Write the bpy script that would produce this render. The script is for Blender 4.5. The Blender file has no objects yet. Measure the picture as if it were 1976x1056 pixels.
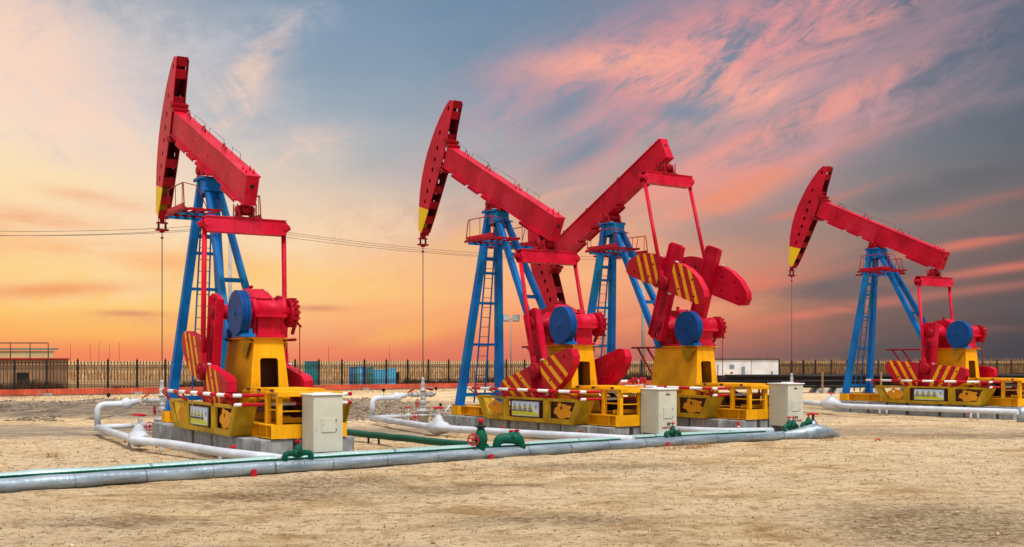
import bpy, math, random
import numpy as np
from mathutils import Vector, Matrix
from mathutils.geometry import tessellate_polygon
R=math.radians
sc=bpy.context.scene
COL=sc.collection
random.seed(7); rng=np.random.default_rng(7)

# ------------------------------------------------------------------ camera
F_PX=2161.1; HOR=696.2; CAMZ=1.9
cam=bpy.data.cameras.new('camera'); camo=bpy.data.objects.new('camera',cam); COL.objects.link(camo)
camo.location=(0,0,CAMZ); camo.rotation_euler=(R(90),0,0)
cam.sensor_width=36; cam.lens=36*F_PX/1976; cam.shift_y=(HOR-528)/1976
cam.clip_end=9000; cam.clip_start=.1
sc.camera=camo
sc.view_settings.view_transform='Standard'; sc.view_settings.look='None'
sc.view_settings.exposure=0; sc.view_settings.gamma=1

# ------------------------------------------------------------------ node helper
class NT:
    def __init__(s,nt): s.nt=nt
    def n(s,t,**kw):
        nd=s.nt.nodes.new(t)
        for k,v in kw.items(): setattr(nd,k,v)
        return nd
    def put(s,sock,v):
        if isinstance(v,bpy.types.NodeSocket): s.nt.links.new(v,sock)
        elif v is not None:
            if sock.type=='RGBA' and not isinstance(v,(int,float)) and len(v)==3: v=(*v,1)
            if sock.type=='VECTOR' and isinstance(v,(int,float)): v=(v,v,v)
            sock.default_value=v
    def m(s,op,a,b=None,c=None,clamp=False):
        nd=s.n('ShaderNodeMath',operation=op); nd.use_clamp=clamp
        s.put(nd.inputs[0],a)
        if b is not None: s.put(nd.inputs[1],b)
        if c is not None: s.put(nd.inputs[2],c)
        return nd.outputs[0]
    def mix(s,f,a,b,bt='MIX'):
        nd=s.n('ShaderNodeMix',data_type='RGBA',blend_type=bt)
        s.put(nd.inputs[0],f); s.put(nd.inputs[6],a); s.put(nd.inputs[7],b)
        return nd.outputs[2]
    def rng(s,v,a,b,c=0.,d=1.,smooth=True):
        nd=s.n('ShaderNodeMapRange'); nd.interpolation_type='SMOOTHSTEP' if smooth else 'LINEAR'
        for i,x in enumerate((v,a,b,c,d)): s.put(nd.inputs[i],x)
        return nd.outputs[0]
    def xyz(s,x=0.,y=0.,z=0.):
        nd=s.n('ShaderNodeCombineXYZ')
        for i,v in enumerate((x,y,z)): s.put(nd.inputs[i],v)
        return nd.outputs[0]
    def sep(s,v):
        nd=s.n('ShaderNodeSeparateXYZ'); s.put(nd.inputs[0],v); return nd.outputs
    def noise(s,vec,scale=5.,detail=4.,rough=.55,dist=0.):
        nd=s.n('ShaderNodeTexNoise')
        if vec is not None: s.put(nd.inputs['Vector'],vec)
        nd.inputs['Scale'].default_value=scale; nd.inputs['Detail'].default_value=detail
        nd.inputs['Roughness'].default_value=rough; nd.inputs['Distortion'].default_value=dist
        return nd.outputs[0]
    def ramp(s,f,stops,interp='LINEAR'):
        nd=s.n('ShaderNodeValToRGB'); cr=nd.color_ramp; cr.interpolation=interp
        while len(cr.elements)<len(stops): cr.elements.new(.5)
        for e,(p,c) in zip(cr.elements,stops): e.position=p; e.color=(*c,1)
        s.put(nd.inputs[0],f); return nd.outputs[0]
    def mapv(s,v,sc_=(1,1,1),rot=(0,0,0),loc=(0,0,0)):
        nd=s.n('ShaderNodeMapping'); s.put(nd.inputs[0],v)
        nd.inputs[1].default_value=loc; nd.inputs[2].default_value=rot; nd.inputs[3].default_value=sc_
        return nd.outputs[0]
def lin(r,g=None,b=None):
    if g is None: r,g,b=r
    f=lambda c:(c/255/12.92) if c/255<=.04045 else ((c/255+.055)/1.055)**2.4
    return (f(r),f(g),f(b))

# ------------------------------------------------------------------ world: sunset sky
w=bpy.data.worlds.new("World"); sc.world=w; w.use_nodes=True
w.node_tree.nodes.clear()
W=NT(w.node_tree)
tc=W.n('ShaderNodeTexCoord').outputs['Generated']
dx,dy,dz=W.sep(tc)
az=W.m('ARCTAN2',dx,dy)
hyp=W.m('SQRT',W.m('ADD',W.m('MULTIPLY',dx,dx),W.m('ADD',W.m('MULTIPLY',dy,dy),1e-6)))
el=W.m('DIVIDE',dz,hyp)
uv=W.xyz(az,el,0.)
def AZ(px): return math.atan((px-988)/F_PX)
def EL(px,py): return (HOR-py)/F_PX*math.cos(AZ(px))
wob=W.noise(W.mapv(uv,(3,9,1)),1.3,5,.6,.4)
wobc=W.m('SUBTRACT',wob,.5)
elw=W.m('ADD',el,W.m('MULTIPLY',wobc,.035))
azw=W.m('ADD',az,W.m('MULTIPLY',wobc,.22))
ES=.36
rows=(690,640,600,525,450,375,300,225,150,75,0)
cols={
 -60:((246,138,90),(252,172,98),(254,198,112),(254,210,138),(252,208,158),(252,218,176),(251,224,196),(248,218,198),(243,212,198),(233,205,196),(222,203,198)),
 250:((246,142,92),(252,178,98),(254,202,116),(253,214,148),(247,216,184),(242,216,192),(232,214,200),(220,207,204),(208,199,200),(182,184,190),(160,170,182)),
 620:((232,128,96),(246,162,112),(252,196,126),(251,204,148),(243,204,168),(220,200,180),(188,188,188),(160,174,186),(146,164,182),(134,156,180),(126,150,176)),
 1000:((216,118,98),(240,142,98),(246,164,112),(244,176,128),(218,168,146),(186,168,164),(160,164,170),(140,156,172),(124,148,170),(118,144,168),(114,140,166)),
 1350:((160,106,98),(204,126,98),(216,144,108),(206,148,120),(176,144,134),(166,146,144),(150,146,152),(140,146,158),(132,140,156),(122,134,154),(114,130,152)),
 1650:((96,86,88),(116,94,90),(132,104,96),(138,114,108),(140,124,120),(136,128,130),(126,130,138),(120,128,140),(116,126,142),(114,124,142),(110,122,142)),
 2030:((70,68,76),(82,76,80),(92,82,84),(104,90,90),(114,102,102),(108,106,110),(98,106,116),(92,106,120),(88,106,124),(86,106,126),(84,104,124)),
}
prev=None; keys=sorted(cols)
ef=W.m('DIVIDE',elw,ES,clamp=True)
for i,k in enumerate(keys):
    st=[(max(0,min(1,(HOR-r)/F_PX/ES)),lin(*c)) for r,c in zip(rows,cols[k])]
    rp=W.ramp(ef,st)
    if prev is None: prev=rp
    else: prev=W.mix(W.rng(azw,AZ(keys[i-1]),AZ(k),smooth=False),prev,rp)
sky=prev
# cloud streaks: rotated, stretched noise shared by several veils
def streak(ang,along,across,scale,seed,det=7,rough=.62,dist=.5):
    v=W.mapv(uv,(1,1,1),rot=(0,0,-R(ang)),loc=(seed,seed*.7,0))
    v=W.mapv(v,(along,across,1))
    return W.noise(v,scale,det,rough,dist)
sA=streak(26,4.2,10.5,1.6,2.3,9,.64,1.1); sB=streak(17,2.2,15,1.4,5.1,8,.6,.6); sC=streak(-3,2,15,1.5,9.7,7,.58,.5)
sD=streak(28,13,36,1.6,3.3,9,.76,1.); sE=streak(55,5,8,1.6,1.3,6,.6,.3)
def blob(px,py,rx,ry,ang=0):
    cx,cy=AZ(px),EL(px,py); rx/=F_PX; ry/=F_PX; c,s_=math.cos(R(ang)),math.sin(R(ang))
    a=W.m('SUBTRACT',az,cx); b=W.m('SUBTRACT',el,cy)
    p=W.m('ADD',W.m('MULTIPLY',a,c/rx),W.m('MULTIPLY',b,s_/rx))
    q=W.m('ADD',W.m('MULTIPLY',a,-s_/ry),W.m('MULTIPLY',b,c/ry))
    d=W.m('ADD',W.m('MULTIPLY',p,p),W.m('MULTIPLY',q,q))
    return W.m('EXPONENT',W.m('MULTIPLY',d,-1.))
def veil(col,mask,tex,lo,hi,amt):
    global sky
    t=W.rng(tex,lo,hi)
    sky=W.mix(W.m('MULTIPLY',W.m('MULTIPLY',mask,t),amt,clamp=True),sky,lin(*col))
def madd(*a):
    r=a[0]
    for x in a[1:]: r=W.m('ADD',r,x)
    return W.m('MINIMUM',r,1.)
fine=W.m('ADD',W.m('MULTIPLY',sA,.56),W.m('MULTIPLY',sD,.44))
fL=W.m('ADD',W.m('MULTIPLY',streak(-38,5,9,1.7,7.7,8,.68,.9),.6),W.m('MULTIPLY',sD,.4))
# left: cream and apricot
veil((254,216,190),madd(blob(60,90,220,110,-35),blob(150,250,150,80,-40)),fL,.40,.58,.75)
veil((214,204,206),madd(blob(300,60,200,60,-30),blob(250,170,120,60,-40)),fL,.42,.6,.5)
veil((255,232,170),madd(blob(70,340,220,50,-14)),sC,.3,.6,.5)
veil((250,210,186),madd(blob(450,200,80,40,48),blob(575,295,90,40,20),blob(500,110,90,26,50)),fL,.40,.60,.65)
veil((255,228,186),madd(blob(230,420,330,80,-12),blob(700,430,200,50,10),blob(180,560,260,26,4)),fL,.42,.56,.5)
veil((196,196,204),madd(blob(650,380,200,40,14),blob(480,60,200,40,20),blob(130,300,140,26,-20)),fL,.46,.6,.4)
veil((240,168,124),madd(blob(640,640,260,26,4),blob(330,620,220,12,-2),blob(760,530,130,10,12)),fL,.44,.58,.6)
veil((240,150,96),madd(blob(60,425,130,22,0),blob(200,388,90,14,-8),blob(90,560,160,14,4)),sC,.35,.58,.75)
veil((252,176,120),madd(blob(90,470,150,22,3),blob(330,505,150,22,-4),blob(700,600,160,18,6)),sC,.36,.56,.75)
veil((254,206,110),madd(blob(620,545,260,30,-6),blob(300,640,280,20,2)),sC,.35,.6,.4)
veil((240,124,94),madd(blob(180,685,300,24,0),blob(690,675,160,26,8)),sC,.38,.62,.6)
veil((214,132,106),madd(blob(250,605,60,6,0),blob(610,595,50,6,0)),sC,.2,.5,.7)
# centre: orange fan rising to the right
veil((253,190,130),madd(blob(930,420,250,36,22),blob(780,470,160,40,10)),sB,.36,.6,.8)
veil((252,196,96),madd(blob(790,640,90,20,10),blob(900,470,80,16,20)),sB,.3,.6,.7)
veil((252,158,120),madd(blob(1230,400,240,40,24),blob(1060,560,300,40,8),blob(1330,600,180,30,12)),sB,.4,.6,.8)
veil((250,150,120),madd(blob(1420,350,210,26,22),blob(1480,285,150,16,18)),sB,.36,.56,.75)
veil((206,166,172),madd(blob(900,270,220,60,40)),fL,.4,.65,.4)
veil((252,190,134),madd(blob(1085,520,170,60,10),blob(1190,470,120,30,24)),sC,.25,.55,.7)
# upper right: the big pink cloud
veil((212,158,164),madd(blob(1450,130,360,150,14),blob(1230,240,260,46,28),blob(1560,270,260,60,22)),fine,.33,.60,.72)
veil((236,150,148),madd(blob(1290,110,260,74,14),blob(1480,60,230,46,22),blob(1210,250,130,26,35)),fine,.37,.58,.85)
veil((250,172,152),madd(blob(1360,165,130,42,-8),blob(1180,118,170,30,4),blob(1420,205,110,22,22)),fine,.36,.56,.9)
veil((244,158,140),madd(blob(1440,280,210,22,22),blob(1585,215,200,22,24),blob(1640,60,150,20,24)),fine,.38,.58,.65)
veil((186,146,152),madd(blob(1800,215,200,26,12),blob(1760,90,180,30,26)),sB,.42,.62,.5)
veil((112,140,160),madd(blob(1330,218,80,22,-4),blob(1105,200,90,24,30),blob(1130,290,120,30,30)),sB,.2,.5,.75)
# lower right bands
veil((238,148,118),madd(blob(1400,380,220,24,22),blob(1300,440,150,20,20)),sC,.34,.58,.8)
veil((226,126,106),madd(blob(1880,468,170,10,9),blob(1920,520,150,8,7),blob(1540,610,200,10,8),blob(1330,575,180,16,17),blob(1450,440,170,8,18),blob(1430,560,130,12,10)),sC,.32,.56,.85)
veil((186,118,104),madd(blob(1880,560,180,8,6),blob(1700,650,230,8,4),blob(1480,655,170,10,8),blob(1780,420,220,12,12)),sC,.36,.58,.6)
veil((92,96,104),madd(blob(1820,360,260,30,16),blob(1700,540,260,20,8),blob(1850,610,220,24,4),blob(1600,560,150,14,6)),sC,.4,.65,.45)
# overhead and behind the camera: bright even overcast
bright=W.mix(W.noise(tc,2.2,4,.5),(.70,.69,.68),(.98,.97,.97))
fz=W.rng(el,.37,.95); fb=W.rng(dy,.55,-.1)
sky=W.mix(fz,sky,bright)
sky=W.mix(W.m('MULTIPLY',fb,.88),sky,bright)
bg=W.n('ShaderNodeBackground'); W.put(bg.inputs[0],sky); bg.inputs[1].default_value=1.0
wo=W.n('ShaderNodeOutputWorld'); w.node_tree.links.new(bg.outputs[0],wo.inputs[0])

# one weak, very soft sun
sl=bpy.data.lights.new('sun','SUN'); sl.energy=3.6; sl.angle=R(9); sl.color=(1,.95,.88)
so=bpy.data.objects.new('sun',sl); COL.objects.link(so)
so.rotation_euler=Vector((-.24,.46,-1.)).to_track_quat('-Z','Y').to_euler()

# ------------------------------------------------------------------ materials
MATS={}
def material(name):
    m=bpy.data.materials.new(name); m.use_nodes=True; m.node_tree.nodes.clear()
    T=NT(m.node_tree); b=T.n('ShaderNodeBsdfPrincipled'); o=T.n('ShaderNodeOutputMaterial')
    m.node_tree.links.new(b.outputs[0],o.inputs[0]); MATS[name]=m; b.inputs['Specular IOR Level'].default_value=.15
    return m,T,b
def bump(T,b,h,strength=.3,dist=.02):
    nd=T.n('ShaderNodeBump'); nd.inputs['Strength'].default_value=strength; nd.inputs['Distance'].default_value=dist
    T.put(nd.inputs['Height'],h); T.nt.links.new(nd.outputs[0],b.inputs['Normal'])
def paint(name,col,rough=.42,dirt=(.12,.07,.04),damt=.35,rust=0.,var=.18,bumpy=.12,metal=0.,tint=None,scale=1.):
    """weathered paint: tone drift, run-down streaks, dull roughness patches, rust specks"""
    m,T,b=material(name)
    oc=T.n('ShaderNodeTexCoord').outputs['Object']
    ri=T.n('ShaderNodeObjectInfo').outputs['Random']
    v=T.n('ShaderNodeVectorMath',operation='ADD'); T.put(v.inputs[0],oc); T.put(v.inputs[1],T.xyz(T.m('MULTIPLY',ri,37.),0,0)); v=v.outputs[0]
    big=T.noise(v,1.6*scale,5,.6); fin=T.noise(v,26*scale,6,.65)
    strk=T.noise(T.mapv(v,(9,9,.9)),1.7*scale,6,.65)
    c=T.mix(T.rng(big,.3,.7),tuple(x*(1-var) for x in col),tuple(min(1,x*(1+var*.6)+.004) for x in col))
    if tint: c=T.mix(T.m('MULTIPLY',T.rng(T.noise(v,.9*scale,4,.55),.52,.66),.6),c,tint)
    d=T.m('MULTIPLY',T.rng(strk,.5,.78),damt); d=T.m('ADD',d,T.m('MULTIPLY',T.rng(fin,.6,.8),damt*.6))
    c=T.mix(T.m('MINIMUM',d,1.),c,dirt)
    if rust: c=T.mix(T.m('MULTIPLY',T.rng(T.m('ADD',T.m('MULTIPLY',strk,.5),T.m('MULTIPLY',fin,.5)),.66-rust*.16,.72-rust*.16),.85),c,(.13,.035,.012))
    T.put(b.inputs['Base Color'],c)
    T.put(b.inputs['Roughness'],T.rng(fin,.2,.8,rough-.1,rough+.2)); b.inputs['Metallic'].default_value=metal
    b.inputs['Specular IOR Level'].default_value=.13
    bump(T,b,T.m('ADD',fin,T.m('MULTIPLY',big,.6)),bumpy,.01)
    return m
RED=paint('red_paint',(.52,.0,.024),.45,tint=(.60,.022,.06),dirt=(.09,.008,.008),damt=.6,var=.25,rust=.12)
DRED=paint('dark_red_paint',(.30,.0,.010),.48,dirt=(.05,.008,.006),damt=.5,var=.25)
BLUE=paint('blue_paint',(.0,.135,.47),.45,dirt=(.0,.06,.16),damt=.35,tint=(.0,.20,.32),var=.25)
NAVY=paint('pulley_blue_paint',(.0,.055,.24),.42,dirt=(.01,.03,.08),damt=.4,var=.2)
YEL=paint('yellow_paint',(.80,.37,.002),.45,dirt=(.25,.09,.008),damt=.6,rust=.22,var=.22)
MUST=paint('mustard_paint',(.47,.29,.010),.5,dirt=(.20,.10,.015),damt=.8,rust=.3,var=.35)
GOLD=paint('gold_ornament_paint',(.72,.30,.012),.5,dirt=(.3,.12,.02),damt=.4)
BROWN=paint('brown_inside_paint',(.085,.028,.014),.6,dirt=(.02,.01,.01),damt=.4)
STEEL=paint('dark_steel',(.05,.045,.045),.45,metal=.3,dirt=(.1,.05,.03),damt=.4)
CABLE=paint('cable_steel',(.10,.09,.09),.5,metal=.3,damt=.2)
SILVER=paint('silver_paint',(.50,.51,.52),.42,dirt=(.20,.16,.12),damt=.5,rust=.25,var=.2,metal=.1)
WPIPE=paint('white_lagging',(.53,.58,.66),.5,dirt=(.30,.29,.28),damt=.45,var=.2,bumpy=.35)
VALVER=paint('valve_red_paint',(.45,.008,.02),.42,dirt=(.1,.01,.01),damt=.3)
GREEN=paint('green_lagging',(.0,.08,.048),.38,dirt=(.0,.03,.025),damt=.4,var=.3,bumpy=.4)
TEAL=paint('teal_paint',(.03,.22,.20),.45,damt=.3)
CAB=paint('cabinet_paint',(.53,.53,.445),.45,dirt=(.42,.38,.30),damt=.3,var=.08,bumpy=.05)
WHITE=paint('white_paint',(.74,.74,.74),.45,dirt=(.4,.36,.3),damt=.35,var=.1)
BLACK=paint('black_plastic',(.012,.012,.012),.5,damt=.1)
POLE=paint('pole_concrete',(.34,.35,.34),.8,damt=.4)
ZINC=paint('zinc_pole',(.20,.24,.28),.5,metal=.3,damt=.3)
LBLUE=paint('light_blue_drum',(.08,.38,.62),.4,damt=.3,dirt=(.2,.3,.35))
MBLUE=paint('mid_blue_drum',(.01,.14,.42),.4,damt=.3)
TDRUM=paint('teal_drum',(.02,.19,.22),.45,damt=.4,rust=.2)
FENCE=paint('fence_iron',(.018,.014,.012),.6,dirt=(.10,.045,.02),damt=.5)
BIRON=paint('black_pipe_iron',(.018,.016,.018),.4,dirt=(.07,.035,.02),damt=.5,scale=.4)
SHEDP=paint('shed_panel',(.50,.44,.22),.6,dirt=(.45,.25,.12),damt=.6,scale=.4)
KERB=paint('red_kerb_paint',(.50,.075,.038),.7,dirt=(.36,.28,.20),damt=.75,rust=.3,var=.3,scale=.5)
CONTW=paint('container_white',(.62,.62,.64),.55,dirt=(.3,.25,.2),damt=.3,scale=.4)
BRICK=paint('brown_brick',(.30,.175,.10),.8,dirt=(.07,.03,.02),damt=.5,scale=.4)
GLASS=paint('lamp_glass',(.30,.36,.36),.15,damt=.1)

def stripes_mat(name,axis,period,duty,c1,c2,off=0.,lo=None,hi=None,tilt=0.):
    """painted bands across object coordinate (axis index), optional second axis tilt"""
    m,T,b=material(name)
    oc=T.n('ShaderNodeTexCoord').outputs['Object']; s=T.sep(oc)
    q=s[axis]
    if tilt: q=T.m('ADD',q,T.m('MULTIPLY',s[0],tilt))
    fr=T.m('FRACT',T.m('ADD',T.m('DIVIDE',q,period),off+100.))
    k=T.m('LESS_THAN',fr,duty)
    if lo is not None:
        k=T.m('MULTIPLY',k,T.m('MULTIPLY',T.m('GREATER_THAN',q,lo),T.m('LESS_THAN',q,hi)))
    fin=T.noise(oc,24,6,.65); big=T.noise(oc,3,5,.6)
    c=T.mix(k,c1,c2); c=T.mix(T.rng(big,.45,.8,0,.35),c,(.10,.03,.02)); 
    T.put(b.inputs['Base Color'],c); T.put(b.inputs['Roughness'],T.rng(fin,.2,.8,.35,.6))
    bump(T,b,fin,.1,.01); return m
RAILM=stripes_mat('striped_rail_paint',0,.86,.52,(.46,.006,.012),(.80,.81,.82))
RAILMY=stripes_mat('striped_rail_paint_cross',1,1.06,.5,(.46,.006,.012),(.80,.81,.82))

def wm(name,sgn,tilt):
    # outer face of a counterweight, three yellow bars (local z = lateral, local x = radial)
    m,T,b=material(name)
    oc=T.n('ShaderNodeTexCoord').outputs['Object']; s=T.sep(oc)
    q=T.m('ADD',T.m('MULTIPLY',s[2],sgn),T.m('MULTIPLY',s[0],tilt*sgn))
    q0=T.m('SUBTRACT',q,.36+1.5*tilt*sgn)
    fr=T.m('FRACT',T.m('ADD',T.m('DIVIDE',q0,.34),10.))
    k=T.m('MULTIPLY',T.m('LESS_THAN',fr,.42),T.m('MULTIPLY',T.m('GREATER_THAN',q0,0.),T.m('LESS_THAN',q0,1.02)))
    fin=T.noise(oc,24,6,.65); big=T.noise(oc,3,5,.6)
    c=T.mix(k,(.42,.006,.018),(.78,.36,.006)); c=T.mix(T.rng(big,.5,.8,0,.4),c,(.12,.02,.012))
    T.put(b.inputs['Base Color'],c); T.put(b.inputs['Roughness'],T.rng(fin,.2,.8,.35,.6)); bump(T,b,fin,.1,.01); return m

def head_mat():
    m,T,b=material('horse_head_paint')
    oc=T.n('ShaderNodeTexCoord').outputs['Object']; s=T.sep(oc)
    q=T.m('ADD',s[2],T.m('MULTIPLY',s[0],.17))
    k=T.m('LESS_THAN',q,-.68)
    fin=T.noise(oc,24,6,.65); big=T.noise(oc,2,5,.6); st=T.noise(T.mapv(oc,(9,9,.8)),1.6,6,.6)
    c=T.mix(T.rng(big,.3,.7),(.40,.0,.018),(.55,.0,.028)); c=T.mix(T.rng(st,.52,.8,0,.4),c,(.12,.01,.01))
    c=T.mix(k,c,T.mix(T.rng(st,.5,.8,0,.3),(.78,.52,.01),(.4,.25,.03)))
    T.put(b.inputs['Base Color'],c); T.put(b.inputs['Roughness'],T.rng(fin,.2,.8,.3,.55)); bump(T,b,fin,.12,.01); return m
HEAD=head_mat()
HEADSHADE=paint('head_inside_shade_red',(.16,.001,.010),.55,dirt=(.03,.004,.004),damt=.6)  # darker red: shade inside the hollow head is put into the colour

def concrete_mat():
    m,T,b=material('grey_concrete')
    oc=T.n('ShaderNodeTexCoord').outputs['Object']; ri=T.n('ShaderNodeObjectInfo').outputs['Random']
    v=T.n('ShaderNodeVectorMath',operation='ADD'); T.put(v.inputs[0],oc); T.put(v.inputs[1],T.xyz(T.m('MULTIPLY',ri,53.),0,0)); v=v.outputs[0]
    a=T.noise(v,3,6,.65); f=T.noise(v,40,6,.7); st=T.noise(T.mapv(v,(8,8,.7)),1.5,5,.6)
    c=T.mix(T.rng(a,.3,.7),(.20,.215,.225),(.37,.39,.41)); c=T.mix(T.rng(st,.5,.72,0,.6),c,(.12,.10,.07))
    c=T.mix(T.rng(T.noise(v,7,4,.6),.6,.75,0,.5),c,(.24,.15,.05)); c=T.mix(T.m('MULTIPLY',f,.25),c,(.1,.1,.1))
    T.put(b.inputs['Base Color'],c); b.inputs['Roughness'].default_value=.9; bump(T,b,T.m('ADD',f,a),.5,.015); return m
CONC=concrete_mat()

def lagging_mat(name,c1,c2,joint=1.1):
    # metal jacket on a long pipe: object x runs along the pipe
    m,T,b=material(name)
    oc=T.n('ShaderNodeTexCoord').outputs['Object']; s=T.sep(oc)
    a=T.noise(T.mapv(oc,(.5,4,4)),2.2,6,.62); f=T.noise(oc,16,6,.7)
    wr=T.noise(T.mapv(oc,(5,1,1)),1.8,4,.6,1.5)
    fr=T.m('FRACT',T.m('ADD',T.m('DIVIDE',T.m('ADD',s[0],T.m('MULTIPLY',wr,.12)),joint),50.)); j=T.m('LESS_THAN',fr,.022)
    c=T.mix(T.rng(a,.3,.7),c1,c2); c=T.mix(T.rng(f,.55,.8,0,.5),c,(.10,.10,.10)); c=T.mix(T.m('MULTIPLY',j,.6),c,(.06,.06,.065))
    c=T.mix(T.rng(T.noise(T.mapv(oc,(1,3,3)),3.,5,.6),.60,.74,0,.55),c,(.13,.11,.09))
    T.put(b.inputs['Base Color'],c); T.put(b.inputs['Roughness'],T.rng(f,.2,.8,.34,.6)); b.inputs['Metallic'].default_value=.55; b.inputs['Specular IOR Level'].default_value=.4
    bump(T,b,T.m('SUBTRACT',T.m('ADD',T.m('MULTIPLY',wr,1.2),T.m('MULTIPLY',f,.4)),j),.5,.02); return m
LAG=lagging_mat('silver_jacket',(.15,.195,.24),(.36,.44,.52))
PTEAL=lagging_mat('pale_teal_jacket',(.30,.46,.46),(.46,.60,.60),2.3)

def ground_mat():
    m,T,b=material('sandy_ground')
    g=T.n('ShaderNodeNewGeometry').outputs['Position']; X,Y,Z=T.sep(g)
    n1=T.noise(g,.30,6,.62); n2=T.noise(T.mapv(g,(.85,1.25,1)),1.1,8,.70); n3=T.noise(g,9.,8,.72); n4=T.noise(g,42.,6,.7)
    n5=T.noise(g,17.,8,.78)
    vo=T.n('ShaderNodeTexVoronoi'); T.put(vo.inputs['Vector'],g); vo.inputs['Scale'].default_value=26.; vd=vo.outputs['Distance']
    n6=T.noise(g,3.4,7,.75)
    c=T.mix(T.rng(n2,.36,.60),(.52,.32,.145),(.92,.68,.40))
    c=T.mix(T.rng(n1,.38,.58,0,.75),c,(.90,.70,.46))
    c=T.mix(T.rng(n6,.50,.64,0,.72),c,(.33,.185,.075))
    c=T.mix(T.rng(n3,.53,.64,0,.70),c,(.24,.13,.05))
    c=T.mix(T.rng(n5,.55,.68,0,.6),c,(.92,.74,.48))
    c=T.mix(T.rng(n5,.42,.32,0,.65),c,(.20,.11,.05))
    c=T.mix(T.rng(n4,.60,.72,0,.55),c,(.13,.08,.045))
    c=T.mix(T.rng(vd,.20,.04,0,.3),c,(.84,.68,.46))
    # dark oily, trampled patches
    def pt(x,y,rx,ry):
        a=T.m('DIVIDE',T.m('SUBTRACT',X,x),rx); d=T.m('DIVIDE',T.m('SUBTRACT',Y,y),ry)
        return T.m('EXPONENT',T.m('MULTIPLY',T.m('ADD',T.m('MULTIPLY',a,a),T.m('MULTIPLY',d,d)),-1.))
    pm=None
    for x,y,rx,ry in ((-3.0,17.2,.9,.9),(-3.3,15.6,1.2,.7),(-1.1,16.4,.7,.5),(-.2,17.2,.8,.35),(1.6,20.2,1.6,.7),(-2.2,17.8,.6,.5),(4.6,12.3,1.,.9),(5.2,13.6,1.2,1.2),(7.9,30.5,3.,1.0),(11.6,28.5,3.5,.9),(-9,27.5,1.6,.25),(.5,13.4,1.2,.5),(-4.6,13.2,.9,.4)):
        p=pt(x,y,rx,ry); pm=p if pm is None else T.m('ADD',pm,p)
    pm=T.m('MULTIPLY',T.m('MINIMUM',T.m('MULTIPLY',pm,1.3),1.),T.rng(T.m('ADD',T.m('MULTIPLY',n3,.45),T.m('MULTIPLY',n5,.55)),.40,.56))
    c=T.mix(T.m('MULTIPLY',pm,.74),c,(.11,.066,.030))
    # grey gravel band in the middle distance, pale wheel tracks before it
    yw=T.m('ADD',Y,T.m('MULTIPLY',T.m('SUBTRACT',n1,.5),9.))
    gb=T.m('MULTIPLY',T.rng(yw,35.,40.),T.rng(yw,56.,49.)); gb=T.m('MULTIPLY',gb,T.rng(X,2.,-9.,.25,1.))
    gv=T.noise(g,3.,8,.8); gc=T.mix(T.rng(T.m('ADD',T.m('MULTIPLY',gv,.5),T.m('MULTIPLY',T.noise(T.mapv(g,(.7,.35,1)),1.3,6,.75),.5)),.40,.58),(.055,.050,.048),(.34,.26,.19))
    c=T.mix(T.m('MULTIPLY',gb,T.rng(n2,.3,.5,.45,.95)),c,gc)
    tr=T.m('MULTIPLY',T.rng(yw,27.,28.6),T.rng(yw,34.,31.)); tr=T.m('MULTIPLY',tr,T.rng(X,1.,-4.,.35,.9))
    tn=T.noise(T.mapv(g,(.10,2.2,1)),1.4,5,.6)
    c=T.mix(tr,c,T.mix(T.rng(tn,.38,.62),(.27,.20,.145),(.52,.42,.32)))
    fr_=T.m('MULTIPLY',T.rng(T.noise(T.mapv(g,(.22,2.6,1),rot=(0,0,R(-14))),1.5,6,.65),.56,.66),T.rng(Y,19.,15.))
    c=T.mix(T.m('MULTIPLY',fr_,.55),c,(.26,.155,.07))
    # wheel ruts on the right
    rt=T.m('MULTIPLY',T.rng(T.noise(T.mapv(g,(.12,1.6,1),rot=(0,0,R(8))),1.2,5,.6),.56,.66),T.rng(X,4.,8.)); rt=T.m('MULTIPLY',rt,T.rng(Y,24.,28.))
    c=T.mix(T.m('MULTIPLY',rt,.5),c,(.17,.12,.075))
    # dry field beyond the fence
    fd=T.rng(T.m('SUBTRACT',Y,T.m('MULTIPLY',X,.72)),80.,84.)
    c=T.mix(fd,c,T.mix(T.rng(T.noise(T.mapv(g,(.02,.1,1)),1.,6,.6),.35,.65),(.30,.17,.075),(.54,.34,.165)))
    T.put(b.inputs['Base Color'],c); b.inputs['Roughness'].default_value=.95; b.inputs['Specular IOR Level'].default_value=.15
    h=T.m('ADD',T.m('MULTIPLY',n2,1.0),T.m('ADD',T.m('MULTIPLY',n3,.9),T.m('ADD',T.m('MULTIPLY',n5,.9),T.m('MULTIPLY',n4,.35))))
    bump(T,b,h,1.,.09); return m
GROUND=ground_mat()
def flat(name,cols,rough=.9,scale=1.):
    m,T,b=material(name); g=T.n('ShaderNodeNewGeometry').outputs['Position']
    T.put(b.inputs['Base Color'],T.ramp(T.noise(g,scale,4,.8),[(.3,cols[0]),(.5,cols[1]),(.7,cols[2])])); b.inputs['Roughness'].default_value=rough; return m
PEB=flat('pebble_stone',((.07,.045,.03),(.36,.23,.12),(.74,.60,.42)),.9,7.)
RUB=flat('rubble_stone',((.05,.042,.038),(.20,.155,.12),(.52,.40,.27)),.9,1.7)
DRY=flat('dry_straw',((.17,.085,.035),(.36,.20,.085),(.48,.30,.14)),.9,2.)
WEED=flat('dead_weed',((.03,.018,.01),(.11,.06,.03),(.28,.16,.075)),.95,1.5)

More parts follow.
